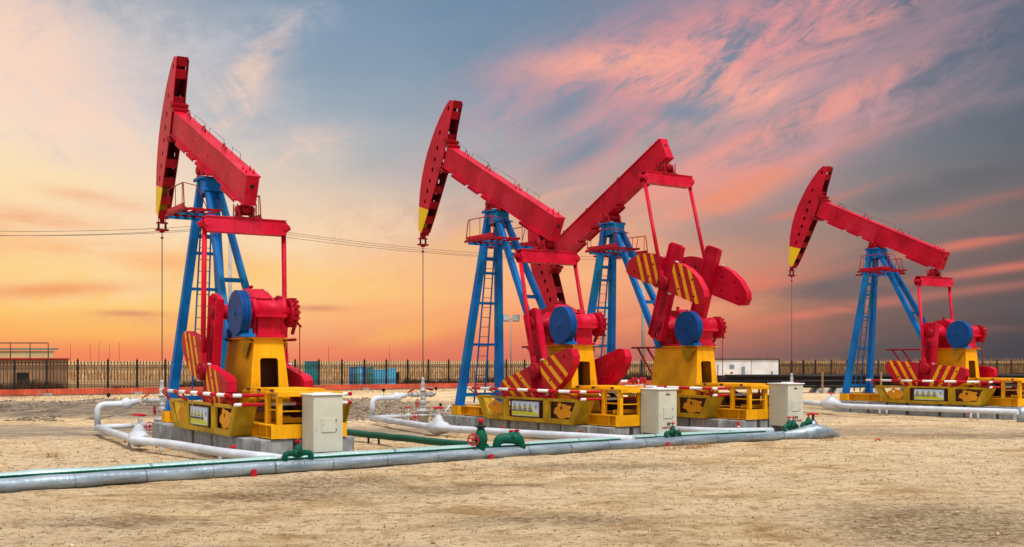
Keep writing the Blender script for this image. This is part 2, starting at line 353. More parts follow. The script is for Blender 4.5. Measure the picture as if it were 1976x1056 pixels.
# ------------------------------------------------------------------ mesh builder
class MB:
    def __init__(s): s.v=[]; s.f=[]; s.mi=[]; s.mats=[]; s.sm=[]; s.cm=0
    def mat(s,m):
        if m not in s.mats: s.mats.append(m)
        s.cm=s.mats.index(m); return s
    def add(s,vs,fs,smooth=False):
        o=len(s.v); s.v+=[tuple(v) for v in vs]; s.f+=[tuple(i+o for i in f) for f in fs]
        s.mi+=[s.cm]*len(fs); s.sm+=[smooth]*len(fs) if isinstance(smooth,bool) else list(smooth)
        return s
    def box(s,a,b):
        (x0,y0,z0),(x1,y1,z1)=[tuple(min(p,q) for p,q in zip(a,b)),tuple(max(p,q) for p,q in zip(a,b))]
        return s.add([(x0,y0,z0),(x1,y0,z0),(x1,y1,z0),(x0,y1,z0),(x0,y0,z1),(x1,y0,z1),(x1,y1,z1),(x0,y1,z1)],
          [(3,2,1,0),(4,5,6,7),(0,1,5,4),(1,2,6,5),(2,3,7,6),(3,0,4,7)])
    def bar(s,p,q,w,h,up=(0,0,1),w2=None,h2=None):
        p,q=Vector(p),Vector(q); d=(q-p).normalized(); up=Vector(up)
        if abs(d.dot(up))>.98: up=Vector((1,0,0))
        sd=d.cross(up).normalized(); u=sd.cross(d).normalized(); w2=w2 or w; h2=h2 or h
        vs=[]
        for c,ww,hh in((p,w,h),(q,w2,h2)):
            for i,j in((-1,-1),(1,-1),(1,1),(-1,1)): vs.append(c+sd*ww/2*i+u*hh/2*j)
        return s.add(vs,[(3,2,1,0),(4,5,6,7),(0,1,5,4),(1,2,6,5),(2,3,7,6),(3,0,4,7)])
    def ibeam(s,p,q,w,h,t=.02,up=(0,0,1)):
        p,q=Vector(p),Vector(q); d=(q-p).normalized(); up=Vector(up); sd=d.cross(up).normalized(); u=sd.cross(d).normalized()
        s.bar(p+u*(h/2-t/2),q+u*(h/2-t/2),w,t,up); s.bar(p-u*(h/2-t/2),q-u*(h/2-t/2),w,t,up); s.bar(p,q,t*1.2,h-2*t-.002,up); return s
    def tube(s,pts,r,n=10,cap=True,smooth=True):
        pts=[Vector(p) for p in pts]; rs=r if isinstance(r,(list,tuple)) else [r]*len(pts)
        vs=[];fs=[];pu=None
        for i,p in enumerate(pts):
            d=((pts[i+1]-p).normalized() if i<len(pts)-1 else Vector((0,0,0)))+((p-pts[i-1]).normalized() if i else Vector((0,0,0)))
            d.normalize()
            if pu is None:
                a=Vector((0,0,1)) if abs(d.z)<.9 else Vector((1,0,0)); pu=(a-d*a.dot(d)).normalized()
            else: pu=(pu-d*pu.dot(d)).normalized()
            sd=d.cross(pu)
            k=1.
            if 0<i<len(pts)-1:
                ca=(pts[i+1]-p).normalized().dot((p-pts[i-1]).normalized()); k=1/max(.7,math.sqrt((1+ca)/2))
            for j in range(n):
                t=2*math.pi*j/n; vs.append(p+(pu*math.cos(t)+sd*math.sin(t)*1)*rs[i]*k)
        for i in range(len(pts)-1):
            for j in range(n):
                k2=(j+1)%n; fs.append((i*n+j,i*n+k2,(i+1)*n+k2,(i+1)*n+j))
        sm=[smooth]*len(fs)
        if cap: fs+=[tuple(range(n-1,-1,-1)),tuple(range((len(pts)-1)*n,len(pts)*n))]; sm+=[False,False]
        return s.add(vs,fs,sm)
    def lathe(s,c,ax,prof,n=20,smooth=True):
        """prof: (distance along ax, radius)"""
        c=Vector(c);ax=Vector(ax).normalized(); a=Vector((0,0,1)) if abs(ax.z)<.9 else Vector((1,0,0)); u=(a-ax*a.dot(ax)).normalized(); w_=ax.cross(u)
        vs=[];fs=[];sm=[]
        for d,r in prof:
            for j in range(n):
                t=2*math.pi*j/n; vs.append(c+ax*d+(u*math.cos(t)+w_*math.sin(t))*max(r,1e-4))
        for i in range(len(prof)-1):
            flatseg=abs(prof[i][0]-prof[i+1][0])<1e-5
            for j in range(n):
                k=(j+1)%n; fs.append((i*n+j,i*n+k,(i+1)*n+k,(i+1)*n+j)); sm.append(smooth and not flatseg)
        fs+=[tuple(range(n-1,-1,-1)),tuple(range((len(prof)-1)*n,len(prof)*n))]; sm+=[False,False]
        return s.add(vs,fs,sm)
    def plate(s,outer,holes,o,e1,e2,th,side=None):
        """polygon with holes in the plane o + a*e1 + b*e2, thickness th along e1 x e2; side = material of the + face"""
        o,e1,e2=Vector(o),Vector(e1),Vector(e2); n=e1.cross(e2).normalized()
        loops=[outer]+list(holes); flatp=[p for l in loops for p in l]
        tris=tessellate_polygon([[Vector((a,b,0)) for a,b in l] for l in loops]); N=len(flatp)
        P=[o+e1*a+e2*b for a,b in flatp]; base=s.cm
        t2=[]
        for t in tris:
            a,b,c=[Vector((*flatp[i],0)) for i in t]
            t2.append(t if (b-a).cross(c-a).z>0 else (t[0],t[2],t[1]))
        if side is not None: s.mat(side)
        s.add([p+n*th/2 for p in P],t2); s.cm=base
        s.add([p-n*th/2 for p in P],[(t[0],t[2],t[1]) for t in t2])
        k=0
        for li,l in enumerate(loops):
            m=len(l); area=sum(l[i][0]*l[(i+1)%m][1]-l[(i+1)%m][0]*l[i][1] for i in range(m))
            vs=[o+e1*a+e2*b+n*th/2 for a,b in l]+[o+e1*a+e2*b-n*th/2 for a,b in l]; fs=[]
            ccw=(area>0)==(li==0)
            for i in range(m):
                j=(i+1)%m; fs.append((i,m+i,m+j,j) if ccw else (j,m+j,m+i,i))
            s.add(vs,fs)
        return s
    def ball(s,c,r,n=10,sc_=(1,1,1)):
        c=Vector(c); vs=[];fs=[];h=n//2+1
        for i in range(h+1):
            t=math.pi*i/h
            for j in range(n):
                p=2*math.pi*j/n; vs.append(c+Vector((math.sin(t)*math.cos(p)*sc_[0],math.sin(t)*math.sin(p)*sc_[1],math.cos(t)*sc_[2]))*r)
        for i in range(h):
            for j in range(n):
                k=(j+1)%n; fs.append((i*n+j,(i+1)*n+j,(i+1)*n+k,i*n+k))
        return s.add(vs,fs,True)
    def mesh(s,name,mat=None):
        me=bpy.data.meshes.new(name); me.from_pydata([tuple(v) for v in s.v],[],s.f)
        for m in (s.mats or [mat]): me.materials.append(m)
        me.polygons.foreach_set('material_index',s.mi); me.polygons.foreach_set('use_smooth',s.sm); me.update(); return me
def circ(cx,cy,r,n=12,rx=None): return [(cx+(rx or r)*math.cos(2*math.pi*i/n),cy+r*math.sin(2*math.pi*i/n)) for i in range(n)]
def obj(name,me,parent=None,loc=(0,0,0),rot=(0,0,0),bevel=0):
    o=bpy.data.objects.new(name,me); COL.objects.link(o); o.location=loc; o.rotation_euler=rot
    if parent: o.parent=parent
    if bevel:
        b=o.modifiers.new('bevel','BEVEL'); b.width=bevel; b.segments=2; b.limit_method='ANGLE'; b.angle_limit=R(40)
    return o
def tag(o,label=None,cat=None,group=None,kind=None):
    if label: o['label']=label
    if cat: o['category']=cat
    if group: o['group']=group
    if kind: o['kind']=kind
    return o
def thing(name,label,cat,loc=(0,0,0),rz=0,group=None): return tag(obj(name,None,None,loc,(0,0,rz)),label,cat,group)
CACHE={}
def cached(key,fn):
    if key not in CACHE: CACHE[key]=fn()
    return CACHE[key]
def G(px,py,z=0.):
    """ground (or height z) point seen at a photo pixel - used once to lay out the site in metres"""
    t=F_PX*(CAMZ-z)/(py-HOR); return Vector(((px-988)/F_PX*t,t,z))
def fillet(pts,r=.2,n=5):
    pts=[Vector(p) for p in pts]; out=[pts[0]]
    for i in range(1,len(pts)-1):
        a,b,c=pts[i-1],pts[i],pts[i+1]; d1=(a-b); d2=(c-b); k=min(r,d1.length*.45,d2.length*.45)
        p,q=b+d1.normalized()*k,b+d2.normalized()*k
        for j in range(n+1):
            t=j/n; out.append(p*(1-t)**2+b*2*t*(1-t)+q*t*t)
    out.append(pts[-1]); return out

# ------------------------------------------------------------------ ground sheet
LAT=rng.random((256,256))
def vnoise(x,y):
    xi,yi=np.floor(x).astype(int),np.floor(y).astype(int); u,v=x-xi,y-yi; u=u*u*(3-2*u); v=v*v*(3-2*v)
    a=LAT[xi%256,yi%256]; b=LAT[(xi+1)%256,yi%256]; c=LAT[xi%256,(yi+1)%256]; d=LAT[(xi+1)%256,(yi+1)%256]
    return (a*(1-u)+b*u)*(1-v)+(c*(1-u)+d*u)*v-.5
def groundz(x,y):
    x=np.asarray(x,float); y=np.asarray(y,float)
    k=np.clip((y-6)/3,0,1)*np.clip((64-y)/20,0,1)*(np.abs(x)<32)
    return k*(.034*vnoise(x*.8,y*.8+9)+.026*vnoise(x*2.3+40,y*2.6)+.017*vnoise(x*5.7+7,y*6.1+3)+.010*vnoise(x*12.3,y*12.9))
def make_ground():
    xo=np.geomspace(14.2,4200,60); X=np.concatenate([-xo[::-1],np.linspace(-14,14,430),xo])
    Y=np.concatenate([[-1500,-300,-60,-10,0,4],np.geomspace(7,60,420),np.geomspace(63,4500,50)])
    gx,gy=np.meshgrid(X,Y); gz=groundz(gx,gy)
    v=np.stack([gx,gy,gz],-1).reshape(-1,3); nx,ny=len(X),len(Y)
    i=np.arange(nx*ny).reshape(ny,nx)
    f=np.stack([i[:-1,:-1],i[:-1,1:],i[1:,1:],i[1:,:-1]],-1).reshape(-1,4)
    me=bpy.data.meshes.new('ground'); me.from_pydata(v.tolist(),[],f.tolist()); me.materials.append(GROUND)
    me.polygons.foreach_set('use_smooth',[True]*len(f)); return tag(obj('ground',me),kind='structure')
make_ground()

def fast_mesh(name,V,Fc,mat):
    me=bpy.data.meshes.new(name); k=Fc.shape[1]
    me.vertices.add(len(V)); me.vertices.foreach_set('co',V.astype(np.float32).ravel())
    me.loops.add(Fc.size); me.loops.foreach_set('vertex_index',Fc.astype(np.int32).ravel())
    me.polygons.add(len(Fc)); me.polygons.foreach_set('loop_start',np.arange(0,Fc.size,k,dtype=np.int32))
    me.polygons.foreach_set('loop_total',np.full(len(Fc),k,dtype=np.int32)) if False else None
    me.update(calc_edges=True); me.validate(); me.materials.append(mat); return me
def scatter_wedge(n,y0,y1,pw=1.):
    y=y0*(y1/y0)**(rng.random(n)**pw); x=(rng.random(n)*2-1)*.49*y; return x,y
def pebbles():
    n=34000; x,y=scatter_wedge(n,10.5,40)
    s=.004+.011*rng.random(n)**3+(rng.random(n)>.985)*.02*rng.random(n)
    base=np.array([(1,0,0),(0,1,0),(-1,0,0),(0,-1,0),(0,0,.8),(0,0,-.6)],float)
    F=np.array([(0,1,4),(1,2,4),(2,3,4),(3,0,4),(1,0,5),(2,1,5),(3,2,5),(0,3,5)])
    a=rng.random(n)*6.28; V=base[None]*s[:,None,None]*(.6+.9*rng.random((n,6,1)))
    c,sn=np.cos(a)[:,None],np.sin(a)[:,None]; vx=V[...,0]*c-V[...,1]*sn; vy=V[...,0]*sn+V[...,1]*c
    V=np.stack([vx+x[:,None],vy+y[:,None],V[...,2]+groundz(x,y)[:,None]+s[:,None]*.2],-1).reshape(-1,3)
    Fa=(F[None]+6*np.arange(n)[:,None,None]).reshape(-1,3)
    tag(obj('gravel',fast_mesh('gravel',V,Fa,PEB)),'small loose stones and clods scattered over the sandy yard','gravel',kind='stuff')
pebbles()
def rubble():
    n=15000; y=rng.uniform(35,57,n); x=rng.uniform(-.50,.02,n)*y+rng.normal(0,2,n)
    kk=vnoise(x*.35,y*.12)+.5*vnoise(x*1.1,y*.4)>-.08; x=x[kk]; y=y[kk]; n1_=len(x); x2,y2=scatter_wedge(5000,18,40); x=np.concatenate([x,x2]); y=np.concatenate([y,y2]); n=len(x)
    s=.02+.07*rng.random(n)**2.2; s[n1_:]*=.28
    base=np.array([(1,0,0),(0,1,0),(-1,0,0),(0,-1,0),(0,0,.7),(0,0,-.6)],float)
    F=np.array([(0,1,4),(1,2,4),(2,3,4),(3,0,4),(1,0,5),(2,1,5),(3,2,5),(0,3,5)])
    a=rng.random(n)*6.28; V=base[None]*s[:,None,None]*(.5+.9*rng.random((n,6,1)))
    c,sn=np.cos(a)[:,None],np.sin(a)[:,None]; vx=V[...,0]*c-V[...,1]*sn; vy=V[...,0]*sn+V[...,1]*c
    V=np.stack([vx+x[:,None],vy+y[:,None],V[...,2]+groundz(x,y)[:,None]+s[:,None]*.15],-1).reshape(-1,3)
    Fa=(F[None]+6*np.arange(n)[:,None,None]).reshape(-1,3)
    tag(obj('rubble',fast_mesh('rubble',V,Fa,RUB)),'grey broken rubble and earth clods in the band before the fence','rubble',kind='stuff')
rubble()
def blades(name,label,xs,ys,hs,mat,wd,lean=.35,z0=0.,seg=1):
    n=len(xs); a=rng.random(n)*6.28; l=lean*hs*(rng.random(n)*1.6-.2); b=rng.random(n)*6.28
    wx,wy=np.cos(a)*wd/2,np.sin(a)*wd/2; lx,ly=np.cos(b)*l,np.sin(b)*l
    z=np.full(n,z0) if np.isscalar(z0) else z0
    V=np.stack([np.stack([xs-wx,ys-wy,z],-1),np.stack([xs+wx,ys+wy,z],-1),np.stack([xs+wx*.7+lx*.35,ys+wy*.7+ly*.35,z+hs*.6],-1),np.stack([xs-wx*.7+lx*.35,ys-wy*.7+ly*.35,z+hs*.6],-1),np.stack([xs+lx,ys+ly,z+hs],-1)],1).reshape(-1,3)
    k=5*np.arange(n)[:,None]
    q=np.concatenate([np.stack([k[:,0],k[:,0]+1,k[:,0]+2],-1),np.stack([k[:,0],k[:,0]+2,k[:,0]+3],-1),np.stack([k[:,0]+3,k[:,0]+2,k[:,0]+4],-1)])
    return tag(obj(name,fast_mesh(name,V,q,mat)),label,name.replace('_',' '),kind='stuff')

# ------------------------------------------------------------------ pump jack (local: +x to the well, +y near side, z up)
PUMPS=[(-7.014,25.913,2.131,.073),(-.466,30.91,2.161,0),(2.976,33.701,2.180,.007),(13.455,41.51,2.156,.024)]
PHI=[.410,.458,-.466,.420]
CRK=[-1.38,-1.85,1.90,-1.49]
PZ=6.105; KX,KZ,KR=-2.93,2.83,1.23
T_=.016
def beam_mesh():
    m=MB(); b=.135
    # box beam with projecting flanges
    m.mat(RED); m.box((-2.97,-b+.01,.22),(3.05,b-.01,.80)); m.box((-3.0,-b-.025,.80),(3.10,b+.025,.83)); m.box((-3.0,-b-.025,.19),(3.10,b+.025,.22))
    m.box((-3.0,-b,.222),(-2.972,b,.798))
    for x0,x1 in((1.5,2.35),(.75,1.35),(-.55,.55),(-2.55,-1.55)):
        m.bar((x0,0,.165),(x1,0,.165),.40,.03)
        for sy in(-1,1): m.bar((x0,sy*.19,.14),(x1,sy*.19,.14),.02,.06)
    for x in(-2.75,-2.5):
        for y in(-.08,.08): m.lathe((x,y,.83),(0,0,1),[(0,.022),(.05,.022),(.05,.012),(.09,.012)],8)
    for x in(-1.2,-.1,1.2,2.1):
        for sy in(-1,1): m.lathe((x,sy*(b-.012),.5),(0,sy,0),[(0,.025),(.012,.025)],8)
    m.mat(DRED)
    # dark hole in the tail plate, end shackles at the joint
    m.mat(BLACK); m.lathe((-2.999,0,.60),(-1,0,0),[(0,.05),(.006,.05)],14); m.mat(DRED)
    for v in(.87,.10): m.box((2.86,-.2,v-.035),(3.14,.2,v+.035))
    return m.mesh('walking_beam')
def handles_mesh():
    m=MB().mat(DRED); y=-.09
    for x0,x1 in((2.35,2.75),(1.0,1.95),(-.5,.65),(-1.75,-1.15)):
        m.tube([(x0,y,.83),(x0,y,.98),(x1,y,.98),(x1,y,.83)],.0055,5)
    for x in(2.12,.82,-.85):
        m.tube([(x+.16,.0,.85),(x+.1,0,.86),(x+.05,0,.97),(x-.02,0,.97),(x-.07,0,.86),(x-.14,0,.86),(x-.16,0,.94)],.011,6)
    return m.mesh('grab_handles')
def head_outline():
    front=[(3.47,2.08),(3.62,1.86),(3.78,1.5),(3.90,1.15),(3.99,.75),(4.06,.3),(4.08,-.1),(4.05,-.5),(3.97,-.92),(3.84,-1.33),(3.70,-1.68),(3.55,-2.0)]
    back=[(3.36,-2.0),(3.28,-1.5),(3.2,-.8),(3.13,-.1),(3.09,.1),(3.09,.9),(3.15,1.2),(3.22,2.08)]
    return front,back
def head_mesh():
    m=MB().mat(HEAD); fr,bk=head_outline(); poly=(fr+bk)[::-1]
    ar=sum(poly[i][0]*poly[(i+1)%len(poly)][1]-poly[(i+1)%len(poly)][0]*poly[i][1] for i in range(len(poly)))
    if ar<0: poly=poly[::-1]
    holes=[circ(u,v,.078,12,.055) for u,v in((3.43,1.83),(3.6,1.06),(3.55,.6),(3.54,.26),(3.54,-.07),(3.54,-.41),(3.55,-.74),(3.55,-1.07))]
    m.mat(HEAD).plate(poly,holes,(0,.15,0),(1,0,0),(0,0,1),.02,side=HEADSHADE)
    m.mat(HEADSHADE).plate(poly,holes,(0,-.15,0),(1,0,0),(0,0,1),.02,side=HEAD)
    m.mat(HEAD)
    # curved cable track
    vs=[];fs=[]
    for u,v in fr:
        for y in(-.139,.139): vs+=[(u-.02,y,v)]
        for y in(.139,-.139): vs+=[(u-.045,y,v)]
    for i in range(len(fr)-1):
        o=i*4
        for j in range(4): k=(j+1)%4; fs.append((o+j,o+4+j,o+4+k,o+k))
    m.add(vs,fs)
    m.mat(DRED)
    for v,u0 in((1.72,3.22),(1.05,3.16),(.52,3.12),(-.55,3.19),(-1.05,3.24),(-1.55,3.31),(-1.97,3.38),(2.03,3.24)):
        uf=np.interp(v,[q for _,q in fr][::-1],[p for p,_ in fr][::-1])-.05
        m.box((u0+.02,-.138,v-.015),(uf,.138,v+.015)); m.box((u0+.0,-.138,v-.13),(u0+.02,.138,v+.10))
    m.box((3.0,-.21,.92),(3.22,.21,1.0)); m.box((3.02,-.21,.02),(3.2,.21,.08))
    return m.mesh('horse_head')
def post_head_mesh():
    m=MB().mat(BLUE)
    m.box((-.34,-.30,5.98),(.24,.30,6.01))
    for sy in(-1,1):
        m.plate([(-.28,5.98),(.20,5.98),(.30,5.60),(-.42,5.68)][::-1],[],(0,sy*.20,0),(1,0,0),(0,0,1),.025)
        m.tube([(-.30,sy*.27,5.96),(-.30,sy*.27,6.04)],.03,8); m.tube([(.2,sy*.27,5.96),(.2,sy*.27,6.04)],.03,8)
    m.box((-.40,-.19,5.66),(-.28,.19,5.975)); m.box((.18,-.19,5.62),(.21,.19,5.975))
    m.bar((-.52,0,5.70),(-.28,0,5.77),.50,.03); m.bar((-.46,0,5.62),(-.38,0,5.52),.36,.03)
    return m.mesh('post_head')
def leg_mesh(sy):
    m=MB().mat(BLUE); p,q=Vector((.08,sy*.15,5.97)),Vector((.80,sy*.66,.68))
    m.bar(p,q,.17,.15,(1,0,0),.21,.19); m.box((.62,sy*.66-.14,.66),(.98,sy*.66+.14,.685)); return m.mesh('front_leg')
def rleg_mesh(sy):
    m=MB().mat(BLUE); m.bar((-.36,sy*.13,5.72),(-2.52,sy*.34,2.28),.115,.16,(1,0,0)); m.box((-2.7,sy*.36-.1,2.27),(-2.38,sy*.36+.1,2.30)); return m.mesh('rear_leg')
def legpt(z,sy=1):
    t=(5.97-z)/(5.97-.68); return Vector((.08+.72*t,sy*(.15+.51*t),z))
def cross_mesh(z,h=.07): 
    m=MB().mat(BLUE); a,b=legpt(z,1),legpt(z,-1); a.y-=.10; b.y+=.10; m.bar(a,b,.07,h); return m.mesh('cross_bar')
def rcross_mesh(t):
    m=MB().mat(BLUE); x=-.36-2.16*t; z=5.72-3.44*t; y=.13+.21*t-.06; m.bar((x,y,z),(x,-y,z),.09,.09); return m.mesh('cross_bar')
def ladder_mesh():
    m=MB().mat(BLUE)
    def P(z,y): t=(5.1-z)/4.4; return Vector((.21+.62*t,y*(.12+.05*t)-.0,z))
    for sy in(-1,1): m.bar(P(5.05,sy),P(.72,sy),.03,.035)
    m.mat(STEEL); z=.95
    while z<5.0: m.tube([P(z,-1),P(z,1)],.009,5); z+=.27
    return m.mesh('ladder')
def plat_dims(sy): return (-1.42,-.12) if sy>0 else (-.38,.95)
def platform_mesh(sy):
    m=MB().mat(DRED); y0,y1=.22,(.98 if sy>0 else 1.10); z=5.12; x0,x1=plat_dims(sy)
    for y in(y0,y1): m.bar((x0-.12,sy*y,z),(x1+.12,sy*y,z),.03,.06)
    for x in(x0,(x0+x1)/2,x1): m.bar((x,sy*y0,z),(x,sy*y1,z),.05,.05)
    for k in range(1,4): y=y0+(y1-y0)*k/4; m.bar((x0,sy*y,z+.03),(x1,sy*y,z+.03),.10,.012)
    m.mat(RED); m.bar((x0,sy*y1,z+.07),(x1,sy*y1,z+.07),.015,.11)
    m.mat(BLUE); m.bar((-.2,sy*.15,z-.06),(-.2,sy*y1,z-.06),.06,.06); m.bar((x0+.4,sy*.24,z-.06),(x0+.4,sy*y1,z-.06),.05,.05)
    return m.mesh('service_platform')
def railing_mesh(sy):
    m=MB().mat(DRED); z=5.14; y=sy*(.98 if sy>0 else 1.10); x0,x1=plat_dims(sy)
    m.tube(fillet([(x0-.04,y,z),(x0+.05,y,z+.55),(x1-.06,y,z+.55),(x1+.06,y,z)],.06,3),.013,6)
    for x in(x0+.12,(x0+x1)/2,x1-.14): m.tube([(x,y,z),(x,y,z+.55)],.009,5)
    m.tube([(x0-.04,y-sy*.5,z),(x0+.05,y-sy*.3,z+.5),(x0+.05,y,z+.55)],.010,5)
    return m.mesh('railing')
def saddle_mesh():
    m=MB().mat(DRED)
    m.box((-.26,-.27,6.012),(.18,.27,6.05))
    for sy in(-1,1):
        m.plate([(-.20,6.05),(-.12,6.30),(.06,6.30),(.14,6.05)][::-1],[],(0,sy*.22,0),(1,0,0),(0,0,1),.05)
        m.mat(WHITE); m.bar((-.035,sy*.247,6.17),(.015,sy*.247,6.17),.006,.018); m.bar((-.01,sy*.248,6.12),(-.01,sy*.248,6.22),.006,.014,(1,0,0)); m.mat(DRED)
    m.lathe((-.03,-.30,6.2),(0,1,0),[(0,.08),(.02,.10),(.58,.10),(.60,.08)],16)
    return m.mesh('saddle_bearing')
def tailbearing_mesh():
    # origin at the tail pivot, hangs straight down
    m=MB().mat(DRED)
    m.lathe((0,-.2,0),(0,1,0),[(0,.07),(.4,.07)],14); m.lathe((0,-.09,0),(0,1,0),[(0,.12),(.18,.12)],14)
    for sy in(-1,1):
        m.plate([(-.14,-.17),(-.07,.08),(.07,.08),(.14,-.17)][::-1],[],(0,sy*.15,0),(1,0,0),(0,0,1),.05)
        m.tube([(.13,sy*.2,-.15),(.13,sy*.2,.12)],.015,6); m.tube([(-.13,sy*.2,-.15),(-.13,sy*.2,.1)],.015,6)
    m.box((-.16,-.26,-.20),(.16,.26,-.165))
    return m.mesh('tail_bearing')
def equalizer_mesh():
    m=MB().mat(RED); L=.95; z=-.345
    prof=[(-L,z-.03),(-L+.09,z-.14),(L-.09,z-.14),(L,z-.03),(L,z+.03),(L-.09,z+.14),(-L+.09,z+.14),(-L,z+.03)]
    for sx in(-1,1): m.plate(prof,[],(sx*.12,0,0),(0,1,0),(0,0,1),.02)
    m.box((-.15,-L+.08,z+.142),(.15,L-.08,z+.165)); m.box((-.15,-L+.08,z-.165),(.15,L-.08,z-.142))
    for sy in(-1,1):
        m.tube([(-.16,sy*.86,z+.0),(.16,sy*.86,z+.0)],.05,12); m.lathe((0,sy*.93,z),(0,sy,0),[(0,.05),(.05,.05),(.05,.02),(.09,.02)],8)
        m.box((-.13,sy*.90,z-.05),(.13,sy*.96,z+.05))
    for k in(-.25,-.1,.05,.2): m.lathe((-.1,k,z-.165),(0,0,-1),[(0,.016),(.02,.016)],6)
    return m.mesh('equalizer_beam')
def crank_mesh():
    # +x radial from shaft, z lateral, slab in y
    m=MB().mat(RED)
    out=[(-.36,.17),(-.30,.27),(.25,.28),(2.30,.24),(2.34,.20),(2.34,-.20),(2.30,-.24),(.25,-.28),(-.30,-.27),(-.36,-.17)]
    m.plate(out[::-1],[circ(-.24,0,.06,10)],(0,0,0),(1,0,0),(0,0,1),.09)
    for s_ in(-1,1): m.bar((-.3,0,s_*.25),(2.3,0,s_*.22),.17,.05)
    m.mat(DRED); m.lathe((0,-.10,0),(0,1,0),[(0,.16),(.18,.16),(.19,.10),(.22,.10)],18); m.bar((.3,.047,0),(1.0,.047,0),.012,.16)
    return m.mesh('crank')
def weight_mesh(side,key):
    # side +1/-1 lateral
    prof=[(1.88,.24),(1.91,.45),(1.87,.82),(1.72,1.22),(1.49,1.54),(1.33,1.62),(1.13,1.58),(1.06,1.40),(1.06,.24)]
    prof=[(a,b*side) for a,b in prof]
    ar=sum(prof[i][0]*prof[(i+1)%9][1]-prof[(i+1)%9][0]*prof[i][1] for i in range(9))
    if ar<0: prof=prof[::-1]
    m=MB().mat(RED)
    holes=[circ(1.62,side*.55,.035,8),circ(1.25,side*.62,.035,8),circ(1.62,side*1.05,.035,8),circ(1.22,side*1.25,.035,8)]
    # plate normal = e1 x e2 = x cross z = -y : '+' face is the inner one, so mirror with e2 order for the outer face
    m.plate([(b,a) for a,b in prof[::-1]],[[(b,a) for a,b in h] for h in holes],(0,0,0),(0,0,1),(1,0,0),.20,side=key)
    m.mat(CONTW); m.box((1.905,.04,side*.26),(1.93,.09,side*.36)); m.box((1.02,.04,side*.26),(1.045,.09,side*.36))
    return m.mesh('counterweight')
def pin_mesh():
    m=MB().mat(DRED); m.lathe((0,0,0),(0,1,0),[(0,.13),(.06,.15),(.10,.20),(.22,.20),(.25,.16),(.25,.07),(.30,.07)],20)
    for k in range(6): a=k*math.pi/3; m.lathe((math.cos(a)*.12,.245,math.sin(a)*.12),(0,1,0),[(0,.018),(.02,.018)],6)
    return m.mesh('crank_pin')
def gearbox_mesh():
    m=MB().mat(RED)
    # big housing over crankshaft, stepping down to the input shaft at the rear; profile in xz
    pr=[(-2.38,2.70),(-2.38,2.82),(-2.46,3.05),(-2.66,3.22),(-2.92,3.29),(-3.16,3.27),(-3.62,3.05),(-3.72,2.9),(-3.72,2.70)][::-1]
    m.plate(pr,[],(0,.0,0),(1,0,0),(0,0,1),.56)
    m.box((-4.02,-.23,2.34),(-2.42,.24,2.71)); m.box((-4.14,-.33,2.70),(-2.30,.33,2.765)); m.box((-4.06,-.32,2.292),(-2.34,.32,2.35))
    m.lathe((-3.88,-.38,2.86),(0,1,0),[(0,.16),(.02,.215),(.12,.215),(.13,.185),(.62,.185),(.63,.21),(.72,.21),(.74,.15)],20)
    m.lathe((KX,-.60,KZ),(0,1,0),[(0,.13),(.14,.16),(.30,.30),(.92,.30),(1.10,.16),(1.26,.13)],20)
    # ribbed intermediate shaft tube
    m.lathe((-3.94,-.45,2.80),(0,1,0),[(0,.12),(.9,.12)],14)
    for x in(-3.95,-3.5,-3.0,-2.55):
        for sy in(-1,1): m.bar((x,sy*.27,2.36),(x,sy*.27,2.69),.03,.06,(0,1,0)); m.lathe((x,sy*.30,2.766),(0,0,1),[(0,.022),(.04,.022)],6)
    m.mat(DRED)
    for sy in(-1,1): m.lathe((-2.93,sy*.315,2.83),(0,sy,0),[(0,.22),(.03,.22)],18)
    return m.mesh('gearbox')
def cover_mesh():
    m=MB().mat(RED); a=math.atan2(-.20,-.42)
    m.bar((-3.06,0,3.31),(-3.60,0,3.085),.44,.03)
    m.mat(STEEL)
    for t in(.08,.36,.64,.92):
        for y in(-.18,.18): m.ball((-3.06-.54*t,y,3.33-.225*t),.018,6)
    return m.mesh('inspection_cover')
def breather_mesh():
    m=MB().mat(DRED).lathe((0,0,0),(0,0,1),[(0,.025),(.07,.025),(.07,.05),(.10,.055),(.12,.04)],10); return m.mesh('breather')
def pulley_mesh():
    m=MB().mat(NAVY); r=.455
    m.lathe((-3.94,.49,2.775),(0,1,0),[(0,r-.03),(.0,r),(.04,r),(.045,r-.025),(.065,r-.025),(.07,r),(.11,r),(.115,r-.025),(.135,r-.025),(.14,r),(.185,r),(.195,r-.012)],44)
    m.lathe((-3.94,.685,2.775),(0,1,0),[(0,.07),(.02,.06)],12)
    m.mat(BLUE); m.box((-4.22,.36,2.30),(-3.66,.64,2.36)); m.box((-4.16,.40,2.36),(-4.06,.60,2.46)); m.box((-3.82,.40,2.36),(-3.72,.60,2.46))
    return m.mesh('belt_pulley_guard')
def brake_mesh():
    m=MB().mat(RED); m.lathe((-3.92,-.57,2.80),(0,1,0),[(0,.28),(.035,.285),(.04,.22),(.11,.22),(.115,.285),(.15,.28)],26)
    m.mat(DRED)
    for k in range(14): a=k*2*math.pi/14; m.box((-3.92+math.cos(a)*.28-.018,-.59,2.80+math.sin(a)*.28-.02),(-3.92+math.cos(a)*.28+.018,-.43,2.80+math.sin(a)*.28+.03))
    m.bar((-3.94,-.64,2.80),(-3.62,-.64,2.38),.05,.06,(0,1,0)); m.bar((-4.05,-.66,2.52),(-3.85,-.66,2.6),.03,.04)
    return m.mesh('brake_drum')
def rod_mesh():
    m=MB().mat(DRED).tube([(-3.98,-.66,2.53),(-3.98,-.66,1.30)],.010,6); return m.mesh('brake_rod')
